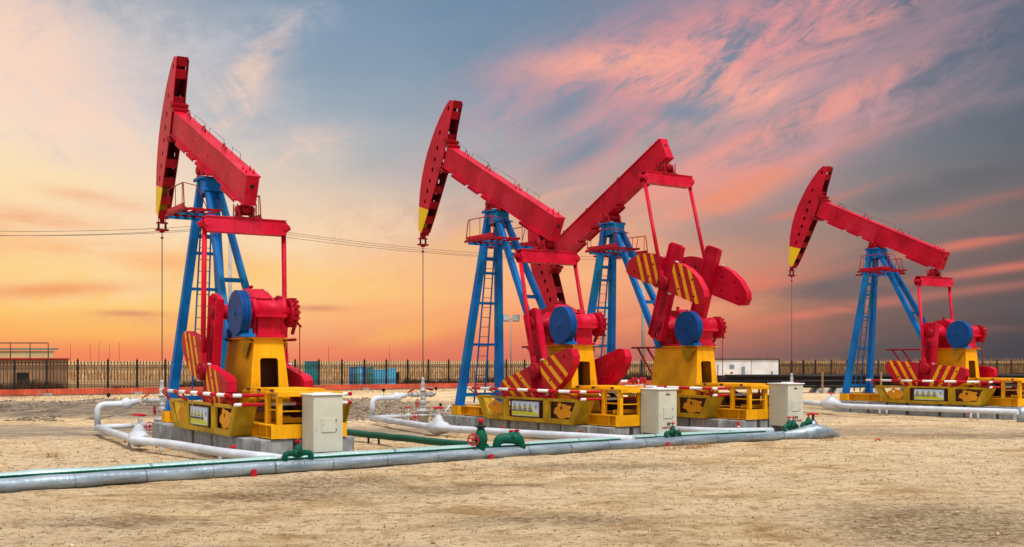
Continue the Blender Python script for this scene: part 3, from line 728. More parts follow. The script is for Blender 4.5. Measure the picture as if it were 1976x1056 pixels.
def stand_mesh():
    m=MB().mat(YEL); zt,zb=2.27,.66; xr0,xr1=-3.97,-4.08; xf0,xf1=-2.32,-2.22; yt,yb=.30,.46
    # rear wall with a rounded doorway (upper) and arch (lower)
    H=zt-zb
    def rr(x0,x1,z0,z1,r,n=4):
        o=[]
        for cx,cz,a in((x1-r,z1-r,0),(x0+r,z1-r,90),): 
            for i in range(n+1): t=R(a+90*i/n); o.append((cx+r*math.cos(t),cz+r*math.sin(t)))
        return o+[(x0,z0),(x1,z0)]
    door=rr(-.19,.19,1.29,1.88,.06)
    arch=[(.12+.25*math.cos(t),.80+.24*math.sin(t)) for t in np.linspace(0,math.pi,10)]
    e2=Vector((xr0-xr1,0,H)).normalized(); k=1/ (e2.z)
    m.plate([(-yb,0),(yb,0),(yt,H*k),(-yt,H*k)],[[(a,(b-zb)*k) for a,b in door],[(a,(b-zb)*k) for a,b in arch[::-1]]],(xr1,0,zb),(0,1,0),e2,.024)
    for sy in(-1,1):
        e2=Vector((0,sy*(yt-yb),H)).normalized()
        m.plate([(xr1+.014,0),(xf1,0),(xf0,H/e2.z),(xr0+.014,H/e2.z)],[],(0,sy*(yb-.013),zb),(1,0,0),e2,.02)
        # hanging gusset bracket under the deck
        m.mat(MUST); m.plate([(-3.98,2.25),(-3.45,2.25),(-3.62,1.88),(-3.72,1.86)],[],(0,sy*(yt+.09),0),(1,0,0),(0,0,1),.02); m.mat(YEL)
        m.bar((-3.7,sy*(yt+.0),2.2),(-3.7,sy*(yt+.12),2.2),.5,.02)
    m.plate([(-yb,0),(yb,0),(yt,H),(-yt,H)],[],(xf1,0,zb),(0,1,0),Vector((xf0-xf1,0,H)).normalized(),.02)
    m.box((-4.05,-.43,2.272),(-2.26,.43,2.29))
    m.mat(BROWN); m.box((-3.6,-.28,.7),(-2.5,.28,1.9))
    m.mat(YEL); m.bar((-2.9,.47,1.1),(-3.5,.47,1.1),.1,.04)
    return m.mesh('gearbox_stand')
def frame_mesh():
    m=MB().mat(YEL); zc=.53; h=.25
    for sy in(-1,1):
        m.ibeam((.94,sy*.62,zc),(-6.15,sy*.62,zc),.24,h,.022)
        for x in np.linspace(.5,-5.9,9): m.box((x-.012,sy*.62-.11,zc-h/2+.023),(x+.012,sy*.62+.11,zc+h/2-.023))
    for x in(.955,-1.2,-2.3,-4.1,-5.0): m.ibeam((x,-.60+(.0),zc-.003),(x,.60,zc-.003),.2,h-.008,.02)
    m.box((.96,-.74,.402),(.985,.74,.658)); m.box((-6.17,-.74,.402),(-6.152,.74,.658))
    # outriggers which carry the front legs
    for sy in(-1,1): m.box((.58,sy*.55,.405),(.94,sy*.84,.655))
    return m.mesh('base_frame')
def deck_mesh():
    m=MB().mat(YEL)
    m.box((-6.22,-.62,1.22),(-4.16,.62,1.255)); m.box((-5.7,-.50,1.257),(-4.3,.50,1.30)); 
    for x in(-6.1,-5.6,-4.3): m.box((x-.02,-.63,1.20),(x+.02,.63,1.218))
    m.box((-6.23,-.64,1.17),(-6.225,.64,1.24))
    m.mat(STEEL)
    for x in(-4.6,-5.2,-5.9): m.box((x-.03,.6,1.257),(x+.03,.66,1.30))
    return m.mesh('motor_deck')
def post_mesh(): return MB().mat(YEL).box((-.045,-.045,.66),(.045,.045,1.20)).mesh('deck_post')
def cage_mesh():
    m=MB().mat(YEL)
    for sy in(-1,1): m.bar((-5.6,sy*.58,.92),(-6.08,sy*.58,.92),.02,.03)
    m.bar((-6.12,-.53,.90),(-6.12,.53,.90),.02,.022)
    m.bar((-5.8,-.5,.72),(-5.8,.5,.72),.05,.09); m.bar((-4.12,.42,.70),(-4.6,.42,1.18),.05,.06)
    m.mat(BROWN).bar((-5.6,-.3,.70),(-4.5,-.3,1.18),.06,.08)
    return m.mesh('deck_bracing')
def motor_mesh():
    m=MB().mat(BROWN); m.lathe((-4.85,-.52,.88),(0,1,0),[(0,.12),(.05,.15),(.36,.15),(.40,.12)],22); m.box((-5.0,-.5,.69),(-4.7,-.2,.76))
    m.mat(BLACK); m.lathe((-4.85,-.10,.88),(0,1,0),[(0,.13),(.09,.13)],24)
    return m.mesh('electric_motor')
def guard_mesh(sy):
    m=MB().mat(MUST); yo,yi=1.15,.74; zt,zb=.995,.415
    x=lambda xa,xb,z:xa+(xb-xa)*(zt-z)/(zt-zb)
    T=[(-.90,zt),(-5.42,zt),(-5.08,zb),(-1.30,zb)]
    wins=[[(-1.12,.93),(-2.10,.93),(-2.10,.52),(-1.40,.52)],[(-2.36,.94),(-3.90,.94),(-3.90,.50),(-2.36,.50)],[(-4.16,.93),(-5.20,.93),(-4.95,.52),(-4.16,.52)]]
    th=.05
    m.plate([(a,b) for a,b in T][::1],wins,(0,sy*(yo-th/2),0),(1,0,0),(0,0,1),th)
    for s1,(xa,xb) in((1,(-.90,-1.30)),(-1,(-5.42,-5.08))):
        m.add([(xa,sy*yi,zt),(xa,sy*(yo-th-.002),zt),(xb,sy*(yo-th-.002),zb),(xb,sy*yi,zb),(xa-s1*.02,sy*yi,zt),(xa-s1*.02,sy*(yo-th-.002),zt),(xb-s1*.02,sy*(yo-th-.002),zb),(xb-s1*.02,sy*yi,zb)],[(0,1,2,3),(7,6,5,4),(0,4,5,1),(1,5,6,2),(2,6,7,3),(3,7,4,0)])
        m.bar((xa+s1*.004,sy*(yo-.02),zt),(xb+s1*.004,sy*(yo-.02),zb),.05,.035)
    m.box((-5.06,sy*yi,.40),(-1.32,sy*(yo-.006),.414))
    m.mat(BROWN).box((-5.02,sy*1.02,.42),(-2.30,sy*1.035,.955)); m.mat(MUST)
    for xx in(-2.23,-4.03): m.box((xx-.015,sy*(yo+.001),.43),(xx+.015,sy*(yo+.02),.99))
    return m.mesh('crank_guard')
def ornament_mesh(cx,kind):
    r_=random.Random(kind*11+3); pts=[]
    n=26
    for i in range(n):
        t=2*math.pi*i/n; k=1+.13*math.sin(5*t+kind)+.09*math.sin(9*t+kind*2)+r_.uniform(-.05,.05)
        pts.append((cx+.33*k*math.cos(t)*(1.02),.70+.185*k*math.sin(t)))
    pts=[(a,min(.925,max(.525,b))) for a,b in pts]
    m=MB().mat(GOLD).plate(pts,[circ(cx+.06,.78,.045,8)],(0,1.085,0),(1,0,0),(0,0,1),.012)
    return m.mesh('ornament')
def sign_face_mat():
    m,T,b=material('warning_sign_face'); oc=T.n('ShaderNodeTexCoord').outputs['Object']; s=T.sep(oc)
    n=T.noise(oc,9,4,.6)
    z=T.m('ADD',s[2],T.m('MULTIPLY',T.m('SUBTRACT',n,.5),.03)); z=T.m('ADD',z,T.m('MULTIPLY',T.rng(s[0],-.3,-.58),.07))
    z=T.m('MULTIPLY',z,-1.)
    c=T.ramp(T.rng(z,-.18,.18,smooth=False),[(.0,(.42,.58,.80)),(.45,(.62,.68,.80)),(.62,(.66,.72,.60)),(.70,(.58,.56,.05)),(.9,(.55,.60,.03)),(1,(.62,.70,.5))])
    T.put(b.inputs['Base Color'],c); b.inputs['Roughness'].default_value=.35; return m
SIGNF=sign_face_mat()
def simple(name,c,r=.5):
    m,T,b=material(name); b.inputs['Base Color'].default_value=(*c,1); b.inputs['Roughness'].default_value=r; return m
SY=simple('sign_yellow',(.62,.62,.03)); SK=simple('sign_black',(.012,.014,.012)); SG=simple('sign_green',(.03,.12,.04)); TR=simple('text_red',(.35,.02,.02)); TK=simple('text_dark',(.05,.05,.08))
def text_mesh(txt,size,mat,bold=0.0):
    cu=bpy.data.curves.new('txt','FONT'); cu.body=txt; cu.size=size; cu.align_x='CENTER'; cu.align_y='CENTER'; cu.extrude=.0015; cu.offset=bold; cu.resolution_u=2
    o=bpy.data.objects.new('txt',cu); COL.objects.link(o); dg=bpy.context.evaluated_depsgraph_get(); dg.update()
    me=bpy.data.meshes.new_from_object(o.evaluated_get(dg)); bpy.data.objects.remove(o); me.materials.clear(); me.materials.append(mat); return me
# sign, local: centre at origin, text reads from +y side => right is -x
def sign_mesh():
    m=MB().mat(SIGNF).box((-.58,0,-.175),(.58,.012,.175)); m.mat(ZINC)
    for z in(-.182,.182): m.box((-.59,-.004,z-.007),(.59,.014,z+.007))
    for x in(-.587,.587): m.box((x-.007,-.004,-.174),(x+.007,.014,.174))
    return m.mesh('warning_sign')
def pict_mesh(k):
    m=MB(); cx=.46-.225*k; z0,z1=-.005,.13
    m.mat(SK).plate([(cx-.085,z0),(cx+.085,z0),(cx,z1)],[],(0,.014,0),(1,0,0),(0,0,1),.003)
    m.mat(SY).plate([(cx-.058,z0+.014),(cx+.058,z0+.014),(cx,z1-.034)],[],(0,.0165,0),(1,0,0),(0,0,1),.003)
    m.mat(SK)
    if k==0: m.lathe((cx,.018,z0+.035),(0,1,0),[(0,.016),(.002,.016)],8); m.bar((cx-.02,.019,z0+.06),(cx+.015,.019,z0+.045),.003,.01)
    elif k==1: m.bar((cx,.019,z0+.02),(cx,.019,z0+.07),.003,.012,(1,0,0)); m.bar((cx-.02,.019,z0+.03),(cx+.02,.019,z0+.03),.003,.008)
    elif k==2: m.bar((cx,.019,z0+.04),(cx,.019,z0+.08),.003,.014,(1,0,0)); m.bar((cx,.019,z0+.02),(cx,.019,z0+.03),.003,.014,(1,0,0))
    else: m.bar((cx-.018,.019,z0+.03),(cx+.018,.019,z0+.03),.003,.014); m.lathe((cx,.018,z0+.052),(0,1,0),[(0,.010),(.002,.010)],8)
    return m.mesh('hazard_triangle')
def emblem_mesh():
    m=MB().mat(SG).lathe((-.46,.013,.055),(0,1,0),[(0,.022),(.003,.022)],10); m.bar((-.44,.015,.0),(-.47,.015,.055),.003,.012); m.bar((-.50,.015,.075),(-.44,.015,.09),.003,.01); return m.mesh('sign_emblem')
# rails
def rail_mesh():
    m=MB().mat(RAILM)
    m.tube([(-.62,1.26,1.18),(-5.46,1.26,1.18)],.037,8)
    m.mat(RAILMY).tube([(-5.46,1.22,1.18),(-5.46,-1.15,1.18)],.036,8); m.tube([(-5.46,1.20,1.01),(-5.46,-1.15,1.01)],.032,8)
    return m.mesh('striped_safety_rail')
def railbr_list():
    L=[]
    for x,a in((-.95,-.68),(-2.25,-1.6),(-4.05,-3.4)):
        m=MB().mat(DRED); m.bar((x,1.15,.985),(x,1.25,1.165),.03,.03); m.bar((x,1.17,1.0),(a,1.25,1.15),.025,.025); L.append(m)
    m=MB().mat(DRED); m.bar((-5.35,1.15,.985),(-5.42,1.25,1.165),.03,.03); m.bar((-4.75,1.25,1.16),(-5.44,1.21,1.0),.03,.03); m.bar((-5.46,1.2,1.16),(-5.46,1.2,1.03),.035,.035,(1,0,0)); L.append(m)
    for y in(.5,-.5): m=MB().mat(DRED); m.bar((-5.46,y,1.16),(-5.46,y,.98),.035,.035,(1,0,0)); L.append(m)
    return [m.mesh('rail_bracket') for m in L]
def gate_mesh():
    m=MB().mat(DRED); y=-1.22; m.tube([(.45,y,2.29),(-2.3,y,2.29)],.032,8); return m.mesh('side_gate')
def strut_mesh(a,b):
    m=MB().mat(DRED); m.bar((a,-1.22,2.26),(b,-1.17,.98),.045,.045); return m.mesh('gate_strut')
def bridle_mesh():
    # two hanging cables from the head to the carrier bar; origin at top
    m=MB().mat(CABLE)
    for y in(-.09,.09): m.tube([(0,y,0),(0,y,-.62)],.010,6)
    return m.mesh('bridle_cable')
def carrier_mesh():
    m=MB().mat(DRED); m.box((-.06,-.16,-.66),(.06,.16,-.61)); m.box((-.05,-.14,-.47),(.05,.14,-.43)); m.box((-.055,-.05,-.43),(.055,.05,-.30))
    m.mat(STEEL)
    for y in(-.09,.09): m.lathe((0,y,-.60),(0,0,1),[(0,.03),(.12,.03)],8)
    m.mat(DRED).lathe((0,0,-.86),(0,0,1),[(0,.03),(.0,.04),(.04,.04)],8); m.box((-.035,-.06,-.70),(.035,.06,-.66))
    return m.mesh('carrier_bar')

PL=['leftmost pump jack, nearest the camera, head raised above a white wellhead',
    'second pump jack from the left, head raised, beam crossing the one behind',
    'third pump jack, tail raised high and striped counterweights up in the air',
    'rightmost pump jack, standing alone by the black pipe stack']
PN=['leftmost','second','third','rightmost']
STR=[(wm('weight_stripes_slanted',1,.75),wm('weight_stripes_slanted_back',-1,.75)),(wm('weight_stripes_lean',1,-.45),wm('weight_stripes_lean_back',-1,-.45))]
for i,(X,Y,A,Z0) in enumerate(PUMPS):
    root=thing('pump_jack','red and blue '+PL[i],'pump jack',(X,Y,Z0),A,'pump jacks in a row on the oil field')
    phi=PHI[i]; c,s=math.cos(phi),math.sin(phi); br=(0,-phi,0)
    P=lambda u,v:(c*u-s*v,PZ+s*u+c*v)
    bm=obj('walking_beam',cached('beam',beam_mesh),root,(0,0,PZ),br)
    obj('grab_handle',cached('handles',handles_mesh),bm)
    hd=obj('horse_head',cached('head',head_mesh),root,(0,0,PZ),br)
    # post, legs, ladder, platforms
    ph=obj('samson_post',cached('ph',post_head_mesh),root)
    for sy in(1,-1):
        obj('front_leg',cached(('leg',sy),lambda:leg_mesh(sy)),ph); obj('rear_leg',cached(('rl',sy),lambda:rleg_mesh(sy)),ph)
        pf=obj('service_platform',cached(('pf',sy),lambda:platform_mesh(sy)),root); obj('railing',cached(('ra',sy),lambda:railing_mesh(sy)),pf)
    for z,h in((4.72,.09),(4.33,.07),(3.5,.07),(2.35,.07),(.95,.10)): obj('cross_bar',cached(('cb',z),lambda:cross_mesh(z,h)),ph)
    for t in(.28,.62): obj('cross_bar',cached(('rc',t),lambda:rcross_mesh(t)),ph)
    obj('ladder',cached('lad',ladder_mesh),root)
    obj('saddle_bearing',cached('sad',saddle_mesh),root)
    tx,tz=P(-2.75,0.02)
    tb=obj('tail_bearing',cached('tb',tailbearing_mesh),root,(tx,0,tz))
    eq=obj('equalizer_beam',cached('eq',equalizer_mesh),root,(tx,0,tz))
    k=CRK[i]; px_,pz_=KX+KR*math.cos(k),KZ+KR*math.sin(k)
    for sy in(1,-1):
        cy=.75 if sy>0 else .64
        cr=obj('crank',cached('crank',crank_mesh),root,(KX,sy*cy,KZ),(0,-k,0) if sy>0 else (0,-k,0))
        cr.scale=(1,sy,1)
        st=STR[1] if i==3 else STR[0]
        for sd in(1,-1):
            key=(st[0] if sd>0 else st[1]) if sy>0 else RED
            if i==3 and sy>0: key=(STR[0][0] if sd>0 else STR[1][1])
            obj('counterweight',cached(('w',sd,key.name),lambda:weight_mesh(sd,key)),cr,(-.42 if (i==0 and sy>0 and sd>0) else 0,.10,0))
        pn=obj('crank_pin',cached('pin',pin_mesh),cr,(KR,.03,0))
        a=Vector((tx,sy*.86,tz-.345)); b=Vector((px_,sy*(cy+.20),pz_))
        m=MB().mat(RED); m.tube([a,b],.052,10); m.bar(b+(a-b)*.12,b,.10,.10,(0,1,0)); m.lathe(b-Vector((0,sy*.03,0)),(0,sy,0),[(0,.15),(.10,.15),(.12,.10)],16)
        m.lathe(a-Vector((0,.06,0)),(0,1,0),[(0,.07),(.12,.07)],10)
        obj('pitman_rod',m.mesh('pitman_rod'),root)
    gb=obj('gearbox',cached('gb',gearbox_mesh),root)
    obj('inspection_cover',cached('cov',cover_mesh),gb); obj('breather',cached('brt',breather_mesh),gb,(-2.90,0,3.28))
    obj('belt_pulley',cached('pul',pulley_mesh),root); bk=obj('brake_drum',cached('brk',brake_mesh),root); obj('brake_rod',cached('rod',rod_mesh),bk)
    obj('gearbox_stand',cached('std',stand_mesh),root); obj('base_frame',cached('frm',frame_mesh),root)
    dk=obj('motor_deck',cached('dck',deck_mesh),root)
    for x,y in((-5.55,.58),(-5.55,-.58),(-6.12,.57),(-6.12,0),(-6.12,-.57)): obj('post',cached('post',post_mesh),dk,(x,y,0))
    obj('bracing',cached('cage',cage_mesh),dk); obj('electric_motor',cached('mot',motor_mesh),root)
    for sy in(1,-1):
        gd=obj('crank_guard',cached(('gd',sy),lambda:guard_mesh(sy)),root)
        if sy>0:
            obj('ornament',cached('o1',lambda:ornament_mesh(-1.72,1)),gd); obj('ornament',cached('o2',lambda:ornament_mesh(-4.62,2)),gd)
            sg=obj('warning_sign',cached('sgn',sign_mesh),gd,(-3.16,1.155,.715))
            for q in range(4):
                pc=obj('hazard_triangle',cached(('pic',q),lambda:pict_mesh(q)),gd,(-3.16,1.155,.715))
                tx_=obj('sign_text',cached(('txt',q),lambda:text_mesh(('当心触电','当心吊物','注意安全','当心机械')[q],.050,TK,.0012)),gd,(-3.16+.46-.225*q,1.172,.715-.045),(R(90),0,R(180)))
            obj('sign_emblem',cached('emb',emblem_mesh),gd,(-3.16,1.155,.715))
    rl=obj('safety_rail',cached('rail',rail_mesh),root)
    for me in cached('rlb',railbr_list): obj('rail_bracket',me,rl)
    sgt=obj('side_gate',cached('gate',gate_mesh),root)
    for a,b in((.15,-.95),(-.28,-1.5)): obj('gate_strut',cached(('gs',a),lambda:strut_mesh(a,b)),sgt)
    # head cable: tangent point on the arc of radius 4.08
    hx=4.08; bx,bz=P(3.55,-2.0)
    cz=bz+.35
    br_=obj('bridle_cable',cached('bri',bridle_mesh),root,(hx-.02,0,bz+.2)); obj('carrier_bar',cached('car',carrier_mesh),root,(hx-.02,0,bz+.2-.0))
    m=MB().mat(CABLE).tube([(hx-.02,0,bz+.2-.6),(hx-.02,0,1.05)],.013,6); obj('polished_rod',m.mesh('polished_rod'),root)

# ------------------------------------------------------------------ concrete blocks
def block_mesh(l,wd,h,seed,col=CONC):
    r_=random.Random(seed); m=MB().mat(col); m.box((-l/2,-wd/2,-.12),(l/2,wd/2,h)); return m.mesh('concrete_block')
SEGS=[(1.06,.38,1.02),(.28,-.40,1.02),(-.52,-1.26,1.0),(-1.38,-2.10,1.02),(-2.22,-3.40,1.0),(-3.52,-4.36,1.02),(-4.46,-5.50,1.03),(-5.60,-6.14,.93)]
ordn=['first','second','third','fourth','fifth','sixth','seventh','rear near side','rear far side']
for i,(X,Y,A,Z0) in enumerate(PUMPS):
    ca,sa=math.cos(A),math.sin(A)
    segs=[(a,b,-w_,w_) for a,b,w_ in SEGS[:-1]]+[(SEGS[-1][0],SEGS[-1][1],.30,.93),(SEGS[-1][0],SEGS[-1][1],-.93,.20)]
    for j,(a,b,ya,yb) in enumerate(segs):
        cx=(a+b)/2; cy=(ya+yb)/2; me=block_mesh(a-b,yb-ya-.02*(j%3),.392-.008*(j%2),j+10*i)
        o=obj('concrete_block',me,None,(X+ca*cx-sa*cy,Y+sa*cx+ca*cy,Z0),(0,0,A),bevel=.018)
        tag(o,f'{ordn[j]} grey concrete block from the wellhead end under the {PN[i]} pump jack','concrete block',None,'concrete foundation blocks under the pump jacks')
        o['group']='concrete foundation blocks under the pump jacks'; del o['kind']

# ------------------------------------------------------------------ wellheads
def wheel(m,c,ax,r,mat=None,spokes=5,t=.012,hub=.03):
    c=Vector(c); ax=Vector(ax).normalized(); a=Vector((0,0,1)) if abs(ax.z)<.9 else Vector((1,0,0)); u=(a-ax*a.dot(ax)).normalized(); v=ax.cross(u)
    m.mat(mat or VALVER); ring=[c+(u*math.cos(t_)+v*math.sin(t_))*r for t_ in np.linspace(0,2*math.pi,17)]
    m.tube(ring,t,6,cap=False)
    for k in range(spokes): t_=2*math.pi*k/spokes; m.tube([c,c+(u*math.cos(t_)+v*math.sin(t_))*r],t*.8,5)
    m.lathe(c-ax*.02,ax,[(0,hub),(.05,hub)],8)
def gauge(m,c,ax=(0,-1,0)):
    m.mat(SILVER); m.tube([Vector(c)-Vector((0,0,.12)),Vector(c)],.012,6); m.mat(BLACK); m.lathe(Vector(c)+Vector((0,0,.04))-Vector(ax)*.02,ax,[(0,.05),(.045,.05)],14)
def LP(i,x,y,z=0.):
    X,Y,A,Z0=PUMPS[i]; return Vector((X+math.cos(A)*x-math.sin(A)*y,Y+math.sin(A)*x+math.cos(A)*y,z))
def wellhead(i,label,mat=SILVER):
    # local axes as the pump: +y goes to the near side (left in the picture)
    X,Y,A,Z0=PUMPS[i]; p=LP(i,4.06,0); t=thing('wellhead',label,'wellhead',(p.x,p.y,0),A,'wellheads under the horse heads')
    m=MB().mat(mat)
    m.lathe((0,0,0),(0,0,1),[(0,.16),(.20,.16),(.20,.21),(.27,.21),(.27,.17),(.33,.17),(.33,.21),(.40,.21),(.40,.10),(.46,.08)],20)
    for k in range(10): a=k*.628; m.lathe((math.cos(a)*.18,math.sin(a)*.18,.18),(0,0,1),[(0,.016),(.24,.016)],6)
    obj('casing_head',m.mesh('casing_head'),t)
    m=MB().mat(mat).lathe((0,0,.46),(0,0,1),[(0,.05),(.02,.09),(.05,.09),(.08,.06),(.12,.10),(.2,.10),(.24,.06),(.28,.09),(.31,.09),(.33,.06),(.42,.075),(.46,.09),(.49,.06)],16)
    m.ball((0,0,.62),.11,12); wheel(m,(0,.19,.60),(0,1,0),.12); m.mat(mat).tube([(0,.05,.6),(0,.2,.6)],.02,6)
    obj('master_valve',m.mesh('master_valve'),t)
    m=MB().mat(mat).lathe((0,0,.95),(0,0,1),[(0,.09),(.06,.10),(.08,.07),(.18,.055),(.20,.07),(.24,.065),(.36,.04),(.38,.05),(.42,.045),(.45,.02)],14)
    obj('stuffing_box',m.mesh('stuffing_box'),t)
    m=MB().mat(mat).tube([(0,-.42,.86),(0,.52,.86)],.05,10)
    for y in(-.32,-.14,.16,.36): m.lathe((0,y,.86),(0,1,0),[(0,.08),(.035,.08)],12)
    m.ball((0,-.25,.86),.085,10); m.ball((0,.27,.86),.075,10); wheel(m,(0,.42,.98),(.1,.5,.9),.11); wheel(m,(-.0,-.25,1.02),(.1,-.3,1),.11)
    if i==1: gauge(m,(0,-.46,1.0))
    obj('side_arm',m.mesh('side_arm'),t)
    m=MB().mat(mat).tube([(0,-.62,.22),(0,.75,.22)],.045,10)
    for y in(.30,.44,.56,.70,-.36,-.5): m.lathe((0,y,.22),(0,1,0),[(0,.075),(.03,.075)],12)
    m.ball((0,.52,.24),.09,10); m.tube([(0,.52,.25),(0,.52,.45)],.028,8); wheel(m,(0,.52,.47),(0,0,1),.11); wheel(m,(-.16,.36,.20),(1,.2,0),.11,spokes=4)
    if i==1: gauge(m,(0,-.62,.50)); m.mat(WHITE).tube([(0,-.72,.24),(-.02,-.95,.52)],.022,6); wheel(m,(0,-.55,.42),(0,0,1),.13)
    obj('casing_valve',m.mesh('casing_valve'),t)
    return t
wellhead(0,'white painted wellhead with red handwheels under the leftmost pump jack')
wellhead(1,'silver wellhead tree with flanges and two gauges under the second pump jack')
wellhead(3,'grey wellhead top showing above the rightmost control cabinet')

# ------------------------------------------------------------------ flowlines
def support(parent,p,d,h=.16):
    """T-shaped pipe rest with a red end plate; d = unit vector across the pipe"""
    m=MB().mat(SILVER); p=Vector(p); d=Vector(d)
    for s in(-.16,.16): q=p+d*s; m.tube([(q.x,q.y,-.05),(q.x,q.y,h)],.038,8)
    m.tube([p-d*.24+Vector((0,0,h)),p+d*.22+Vector((0,0,h))],.030,8)
    m.mat(VALVER).bar(p-d*.25+Vector((0,0,h-.07)),p-d*.25+Vector((0,0,h+.12)),.09,.03,d)
    obj('pipe_support',m.mesh('pipe_support'),parent)
def rel(o,pts): return pts
def flowline(label,i,y_off,tail_pts,loop=True,rr=.085):
    t=thing('flowline_pipe',label,'pipe',(0,0,0),0,'white flowlines beside the pump jacks')
    if loop:
        a=LP(i,4.06,.60,.86); b=LP(i,4.06,.98,.78); c=LP(i,4.06,y_off,.78); d=LP(i,4.06,y_off,.22)
        up=[a,b,c,d]; m=MB().mat(WPIPE)
        path=fillet([a,b,c,d],.2,5); rs=[rr*.95]*len(path)
        m.tube(path,rs,14); 
        # lumpy lagged valve in the upper arm
        q=a.lerp(b,.8); m.ball(q,.15,12,(1.0,1.,1.))
        obj('riser',m.mesh('riser'),t)
        g=MB(); e=LP(i,4.06,1.35,.84); gauge(g,e+Vector((0,0,.14)),(0,-1,0)); obj('pressure_gauge',g.mesh('pressure_gauge'),t)
        m=MB().mat(WPIPE).tube([LP(i,4.06,.78,.22),LP(i,4.06,y_off-.02,.20)],rr*.75,12); obj('casing_line',m.mesh('casing_line'),t)
    m=MB().mat(WPIPE)
    path=[Vector(p) for p in tail_pts]
    if loop: path=[LP(i,4.10,y_off,.20)]+path
    pts=fillet(path,.25,4)
    m.tube(pts,rr,16); m.ball(pts[0],rr*1.15,12)
    obj('run_pipe',m.mesh('run_pipe'),t)
    return t,path
def lump(parent,p,d,r=.17,L=.55,h=.20,col=WPIPE,whl=.13,stem=.14,wz=True):
    """jacketed gate valve: bulged wrapping with a raised bonnet and a handwheel"""
    p=Vector(p); d=Vector(d).normalized(); m=MB().mat(col)
    m.lathe(p-d*L/2,d,[(0,.09),(L*.15,r*.75),(L*.35,r*.98),(L*.5,r),(L*.65,r*.9),(L*.85,r*.72),(L,.09)],16)
    m.lathe(p,(0,0,1),[(0,r*.95),(r*.55,r*.85),(r+h*.4,r*.45),(r+h*.75,r*.22)],14)
    m.mat(SILVER).tube([p+Vector((0,0,r)),p+Vector((0,0,r+h+stem))],.022,8); obj('jacketed_valve',m.mesh('jacketed_valve'),parent)
    m=MB(); wheel(m,p+Vector((0,0,r+h+stem-.03)),(0.05,-.05,1),whl); obj('handwheel',m.mesh('handwheel'),parent)
# leftmost
A0=G(250,846,.22);A1=G(300,858,.22);A2=G(428,873,.22);A3=G(548,887,.2)
t1,p1=flowline('white lagged flowline looping from the leftmost wellhead to the main pipe',0,1.62,[G(262,850,.22),G(330,857,.22),G(428,873,.22),A3])
d1=(A2-G(262,850,.22)).normalized(); n1=Vector((d1.y,-d1.x,0))
if n1.x>0: n1=-n1
lump(t1,G(268,846,.24),d1,.19,.75)
for px,py in((264,862),(326,872),(441,891)): support(t1,G(px,py),Vector((.9,.43,0)))
# second
t2,p2=flowline('white lagged flowline looping from the second wellhead past its base',1,1.72,[G(845,826,.22),G(1000,836,.22),G(1130,843,.22),G(1222,848.5,.2)])
d2=(G(1000,836,.22)-G(845,826,.22)).normalized(); n2=Vector((d2.y,-d2.x,0)); n2=-n2 if n2.x>0 else n2
lump(t2,G(846,825,.22),d2,.19,.8); 
for px,py in((856,834),(986,844),(1138,854)): support(t2,G(px,py),Vector((.9,.43,0)))
t3,p3=flowline('white flowline running between the middle and right control cabinets',2,0,[G(1290,829,.22),G(1400,833,.22),G(1490,832,.2)],loop=False)
d3=(p3[1]-p3[0]).normalized(); n3=Vector((d3.y,-d3.x,0)); n3=-n3 if n3.x>0 else n3
for px,py in((1340,846),(1412,846)): support(t3,G(px,py),Vector((.9,.43,0)),.13)
t4,p4=flowline('long white flowline in front of the rightmost pump jack',3,0,[G(1535,775,.36),G(1585,780,.36),G(1640,784,.36),G(1800,789.5,.36),G(1964,795,.36)],loop=False)
lump(t4,G(1604,780,.38),(p4[2]-p4[1]),.21,1.2,.12,stem=.08)
for px,py in((1704,802),(1880,812)): 
    support(t4,G(px,py),Vector((.9,.43,0)),.28)
m=MB().mat(LAG).tube([G(1972,815),G(1972,815)+Vector((0,0,.47))],.15,14); tag(obj('pipe_stub',m.mesh('pipe_stub')),'short upright grey jacketed pipe end at the right edge of the photo','pipe')

# main pipes --------------------------------------------------------------
def long_pipe(name,label,pts,r,mat,group=None,n=18,jit=.009,cat='pipe'):
    """mesh whose local x runs along the first-to-last line so that the jacket joints follow it"""
    a,b=Vector(pts[0]),Vector(pts[-1]); d=b-a; rz=math.atan2(d.y,d.x); M=Matrix.Rotation(-rz,3,'Z')
    P=[M@(Vector(p)-a) for p in pts]; Q=[]
    for i in range(len(P)-1):
        k=max(1,int((P[i+1]-P[i]).length/.45))
        for j in range(k): Q.append(P[i].lerp(P[i+1],j/k)+Vector((0,random.uniform(-jit,jit),random.uniform(-jit,jit))))
    Q.append(P[-1]); m=MB().mat(mat).tube(Q,[r*random.uniform(.955,1.04) for _ in Q],n)
    t=thing(name,label,cat,tuple(a),rz,group); return t,m,M,a
MAIN=[(-30,940),(484,905),(940,876),(1280,853.5),(1505,841),(1560,838)]
RM=.108
mp=[G(px,py,RM-.01) for px,py in MAIN]
dm=(mp[2]-mp[0]).normalized(); mp[0]=mp[0]-dm*2
tm,m,Mm,am=long_pipe('main_pipe','thick silver jacketed main pipe lying along the front of the yard',mp,RM,LAG)
obj('jacket',m.mesh('jacket'),tm)
def onmain(px):
    """point on the main pipe axis at picture column px"""
    for a,b in zip(mp[:-1],mp[1:]):
        ua,ub=988+F_PX*a.x/a.y,988+F_PX*b.x/b.y
        if ua<=px<=ub:
            lo,hi=0.,1.
            for _ in range(30):
                t=(lo+hi)/2; q=a.lerp(b,t)
                if 988+F_PX*q.x/q.y<px: lo=t
                else: hi=t
            return a.lerp(b,(lo+hi)/2)
    return mp[-1].copy()
def tomain(p): return Mm@(Vector(p)-am)
